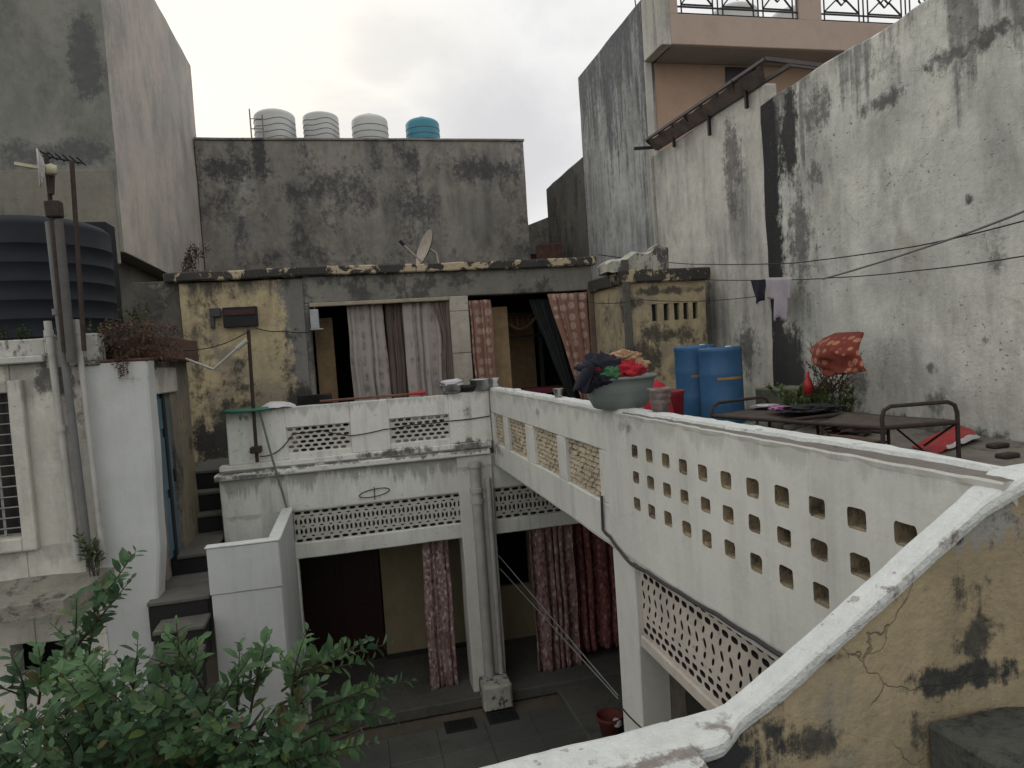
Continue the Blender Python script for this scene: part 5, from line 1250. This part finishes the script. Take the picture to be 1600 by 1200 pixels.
def prof(u):
    pts = [(-150, 1030), (0, 1035), (60, 1030), (110, 960), (170, 985), (230, 1020), (290, 1020), (350, 1070), (420, 1030), (470, 1060), (520, 1120), (560, 1180), (600, 1260)]
    for (a, b) in zip(pts[:-1], pts[1:]):
        if a[0] <= u <= b[0]: return a[1]+(b[1]-a[1])*(u-a[0])/(b[0]-a[0])
    return 1200
for i in range(310):
    u = rnd.uniform(-140, 560); v = prof(u)+abs(rnd.gauss(0, 1))*95+rnd.uniform(25, 95)
    if u > 400 and rnd.random() < .45: continue
    y = rnd.uniform(3.7, 5.3); p1 = at(u, v, 'Y', y)
    if p1.z < 1.2: continue
    tr_ = min(trunks, key=lambda q_: abs(q_[0]-p1.x)); p0 = Vector((p1.x+(tr_[0]-p1.x)*.35+rnd.uniform(-.15, .15), y+(tr_[1]-y)*.4, p1.z-rnd.uniform(.3, .55)))
    sprig(lf, sm_, p0, p1, rnd, .095, .052, .05, .2, .006, .1)
for (x, y) in trunks:
    for k in range(26):
        a = rnd.uniform(0, 6.28); R2 = rnd.uniform(.3, .95); z = rnd.uniform(1.7, 2.7)
        sm_.tube([(x, y, z-.5), (x+R2*.5*math.cos(a), y+R2*.35*math.sin(a), z-.1), (x+R2*math.cos(a), y+R2*.7*math.sin(a), z)], [.018, .012, .006], 6)
lf.build('crown', m_leaf, tree); sm_.build('trunk', m_bark, tree)
# weed on the ledge
wd = thing('ledge_weed', 'small weed growing from the ledge beside the wall pipes', 'weed', (-2.6, 7.65, 2.9))
lf, sm_ = MB(), MB()
for a in ((-2.72, 3.35), (-2.68, 3.3), (-2.62, 3.28), (-2.55, 3.24), (-2.64, 3.16), (-2.5, 3.1)):
    sprig(lf, sm_, (-2.62+rnd.uniform(-.04, .04), 7.6, 2.86), (a[0], 7.55, a[1]-.02), rnd, .075, .035, .04, .2, .006)
lf.build('foliage', m_leaf2, wd); sm_.build('stem', m_bark, wd)
# brown creeper on the left house roof
cr = thing('dry_creeper', 'brown dried creeper heaped on the edge of the left house roof', 'creeper', (-2.2, 8, 4.95))
lf, sm_ = MB(), MB()
for i in range(190):
    u = rnd.uniform(155, 262); v = rnd.uniform(505, 562)+max(0, (u-230)*.2); y = rnd.uniform(7.75, 8.6)
    p = at(u, v, 'Y', y); sprig(lf, sm_, p+Vector((rnd.uniform(-.25, .25), .1, -.08)), p+Vector((rnd.uniform(-.1, .1), 0, .06)), rnd, .045, .022, .035, .3, .004)
for i in range(14):
    p = at(rnd.uniform(170, 240), rnd.uniform(488, 520), 'Y', 8.3); sprig(lf, sm_, p+Vector((0, 0, -.2)), p, rnd, .05, .02, .04, .3, .004)
for i in range(20):
    p = at(rnd.uniform(176, 200), rnd.uniform(560, 596), 'Y', 7.74); sprig(lf, sm_, p+Vector((0, .02, .1)), p, rnd, .035, .02, .03, .3, .003)
lf.build('foliage', m_dry, cr); sm_.build('stem', m_bark, cr)
w = MB(); w.rbox(-2.46, -2.0, 7.79, 8.2, 4.97, 5.0, step=.08, amp=.012); w.rbox(-2.46, -1.93, 8.2, 9.9, 4.97, 5.24, step=.1, amp=.02, mi=1); w.build('roof_edge', [m_dry_edge := simple('rusty_brown_render', (.12, .06, .045), .95, var=.5, scale=5, bump=.7), m_dry_edge], lh)
gw = thing('roof_weed', 'sparse green weeds at the foot of the black tank', 'weed', (-3, 8, 5.2))
lf, sm_ = MB(), MB()
sm_.tube([at(u_, 521, 'Y', 8.02)+Vector((0, 0, -.1)) for u_ in (-20, 60, 120, 175)], .03, 6)
for i in range(26):
    p = at(rnd.uniform(-10, 170), rnd.uniform(500, 518), 'Y', 8.02); sprig(lf, sm_, p+Vector((0, 0, -.15)), p, rnd, .05, .025, .04, .3, .003)
lf.build('foliage', m_leaf2, gw); sm_.build('stem', m_bark, gw)
gw = thing('roof_weed', 'clump of green weeds against the beige wall, right of the black tank', 'weed', (-2.7, 9.2, 5.2))
lf, sm_ = MB(), MB()
for i in range(16):
    p = at(rnd.uniform(180, 225), rnd.uniform(468, 500), 'Y', 9.2); sprig(lf, sm_, p+Vector((0, 0, -.25)), p, rnd, .05, .025, .04, .3, .004)
lf.build('foliage', m_leaf2, gw); sm_.build('stem', m_bark, gw)
wc = thing('wall_creeper', 'red brown dried vine in the corner below the cement tower', 'creeper', (-2.6, 11.8, 6.3))
lf, sm_ = MB(), MB()
for i in range(60):
    k = rnd.random(); p = at(285+22*k+rnd.uniform(-10, 10), 432-55*k, 'Y', 11.9); sprig(lf, sm_, p+Vector((rnd.uniform(-.1, .1), 0, -.2)), p, rnd, .06, .03, .05, .3, .004)
lf.build('foliage', m_dry, wc); sm_.build('stem', m_bark, wc)
# debris bits on terrace
for i, (u, v, lab) in enumerate(((1560, 700, 'dark brick scrap on the terrace, right of the red sack'), (1575, 715, 'broken tile on the terrace by the near end of the parapet'))):
    p = F37(u, v); w = MB(); w.rbox(p.x-.08, p.x+.08, p.y-.05, p.y+.05, p.z, p.z+.04, step=.04, amp=.012); tag(w.build('rubble', m_rust), lab, 'rubble')

# ------------------------------------------------------------------ world and sun
wd_ = bpy.data.worlds.new('World'); scn.world = wd_; wd_.use_nodes = True
nt = wd_.node_tree; N_ = nt.nodes; L_ = nt.links
for n_ in list(N_): N_.remove(n_)
outn = N_.new('ShaderNodeOutputWorld')
sky = N_.new('ShaderNodeTexSky'); sky.sky_type = 'NISHITA'; sky.sun_disc = False
SE, SA = math.radians(32), math.radians(-32)     # sun beyond the left houses
sky.sun_elevation = SE; sky.sun_rotation = SA
bg1 = N_.new('ShaderNodeBackground'); bg1.inputs[1].default_value = .08; L_.new(sky.outputs[0], bg1.inputs[0])
class W(G):
    def __init__(s): s.t = nt; s.n = N_
g = W()
tc = N_.new('ShaderNodeTexCoord').outputs['Generated']
D = g.vm('NORMALIZE', tc)
def dirv(u, v): return ray(u, v).normalized()
pv = g.vm('MULTIPLY', D, (1, 1, 1.7))
n1 = g.noise(pv, 3.2, 9, .58, .35); n2 = g.noise(g.vm('ADD', pv, (4, 2, 1)), 1.6, 5, .5)
def blob(u, v, r0, r1):
    d_ = g.vm('DISTANCE', g.vm('MULTIPLY', D, (1, 1, 1.4)), tuple(a*b for a, b in zip(dirv(u, v), (1, 1, 1.4))))
    d_ = g.math('ADD', d_, g.math('MULTIPLY', g.math('SUBTRACT', n1, .5), .35)); return g.ramp(d_, r0, r1, 1, 0)
cl = g.ramp(n1, .46, .66, 0, .35)
cl = g.math('MAXIMUM', cl, g.math('MULTIPLY', blob(600, 100, .0, .08), .4))
cl = g.math('MAXIMUM', cl, g.math('MULTIPLY', blob(770, 230, .02, .22), .75))
cl = g.math('MAXIMUM', cl, g.math('MULTIPLY', blob(400, 150, .0, .04), .6))
cl = g.math('MULTIPLY', cl, g.math('SUBTRACT', 1.0, g.math('MULTIPLY', blob(300, 120, .05, .22), .85)))
warm = blob(330, 180, .0, .45)
basec = g.mix(warm, (1.0, .99, .97, 1), (1.25, 1.17, 1.0, 1))
colc = g.mix(cl, basec, (.67, .665, .69, 1))
bg2 = N_.new('ShaderNodeBackground'); L_.new(colc, bg2.inputs[0]); bg2.inputs[1].default_value = .98
mx = N_.new('ShaderNodeMixShader'); mx.inputs[0].default_value = .94
L_.new(bg1.outputs[0], mx.inputs[1]); L_.new(bg2.outputs[0], mx.inputs[2]); L_.new(mx.outputs[0], outn.inputs[0])
sl = bpy.data.lights.new('sun', 'SUN'); sl.energy = .5; sl.angle = math.radians(25); sl.color = (1, .95, .88)
so = bpy.data.objects.new('sun', sl); C.objects.link(so)
sd_ = Vector((math.sin(SA)*math.cos(SE), math.cos(SA)*math.cos(SE), math.sin(SE)))
so.rotation_euler = sd_.to_track_quat('Z', 'Y').to_euler()
scn.view_settings.view_transform = 'Standard'; scn.view_settings.look = 'None'; scn.view_settings.gamma = 1; scn.view_settings.exposure = 0
scn.render.engine = 'CYCLES'
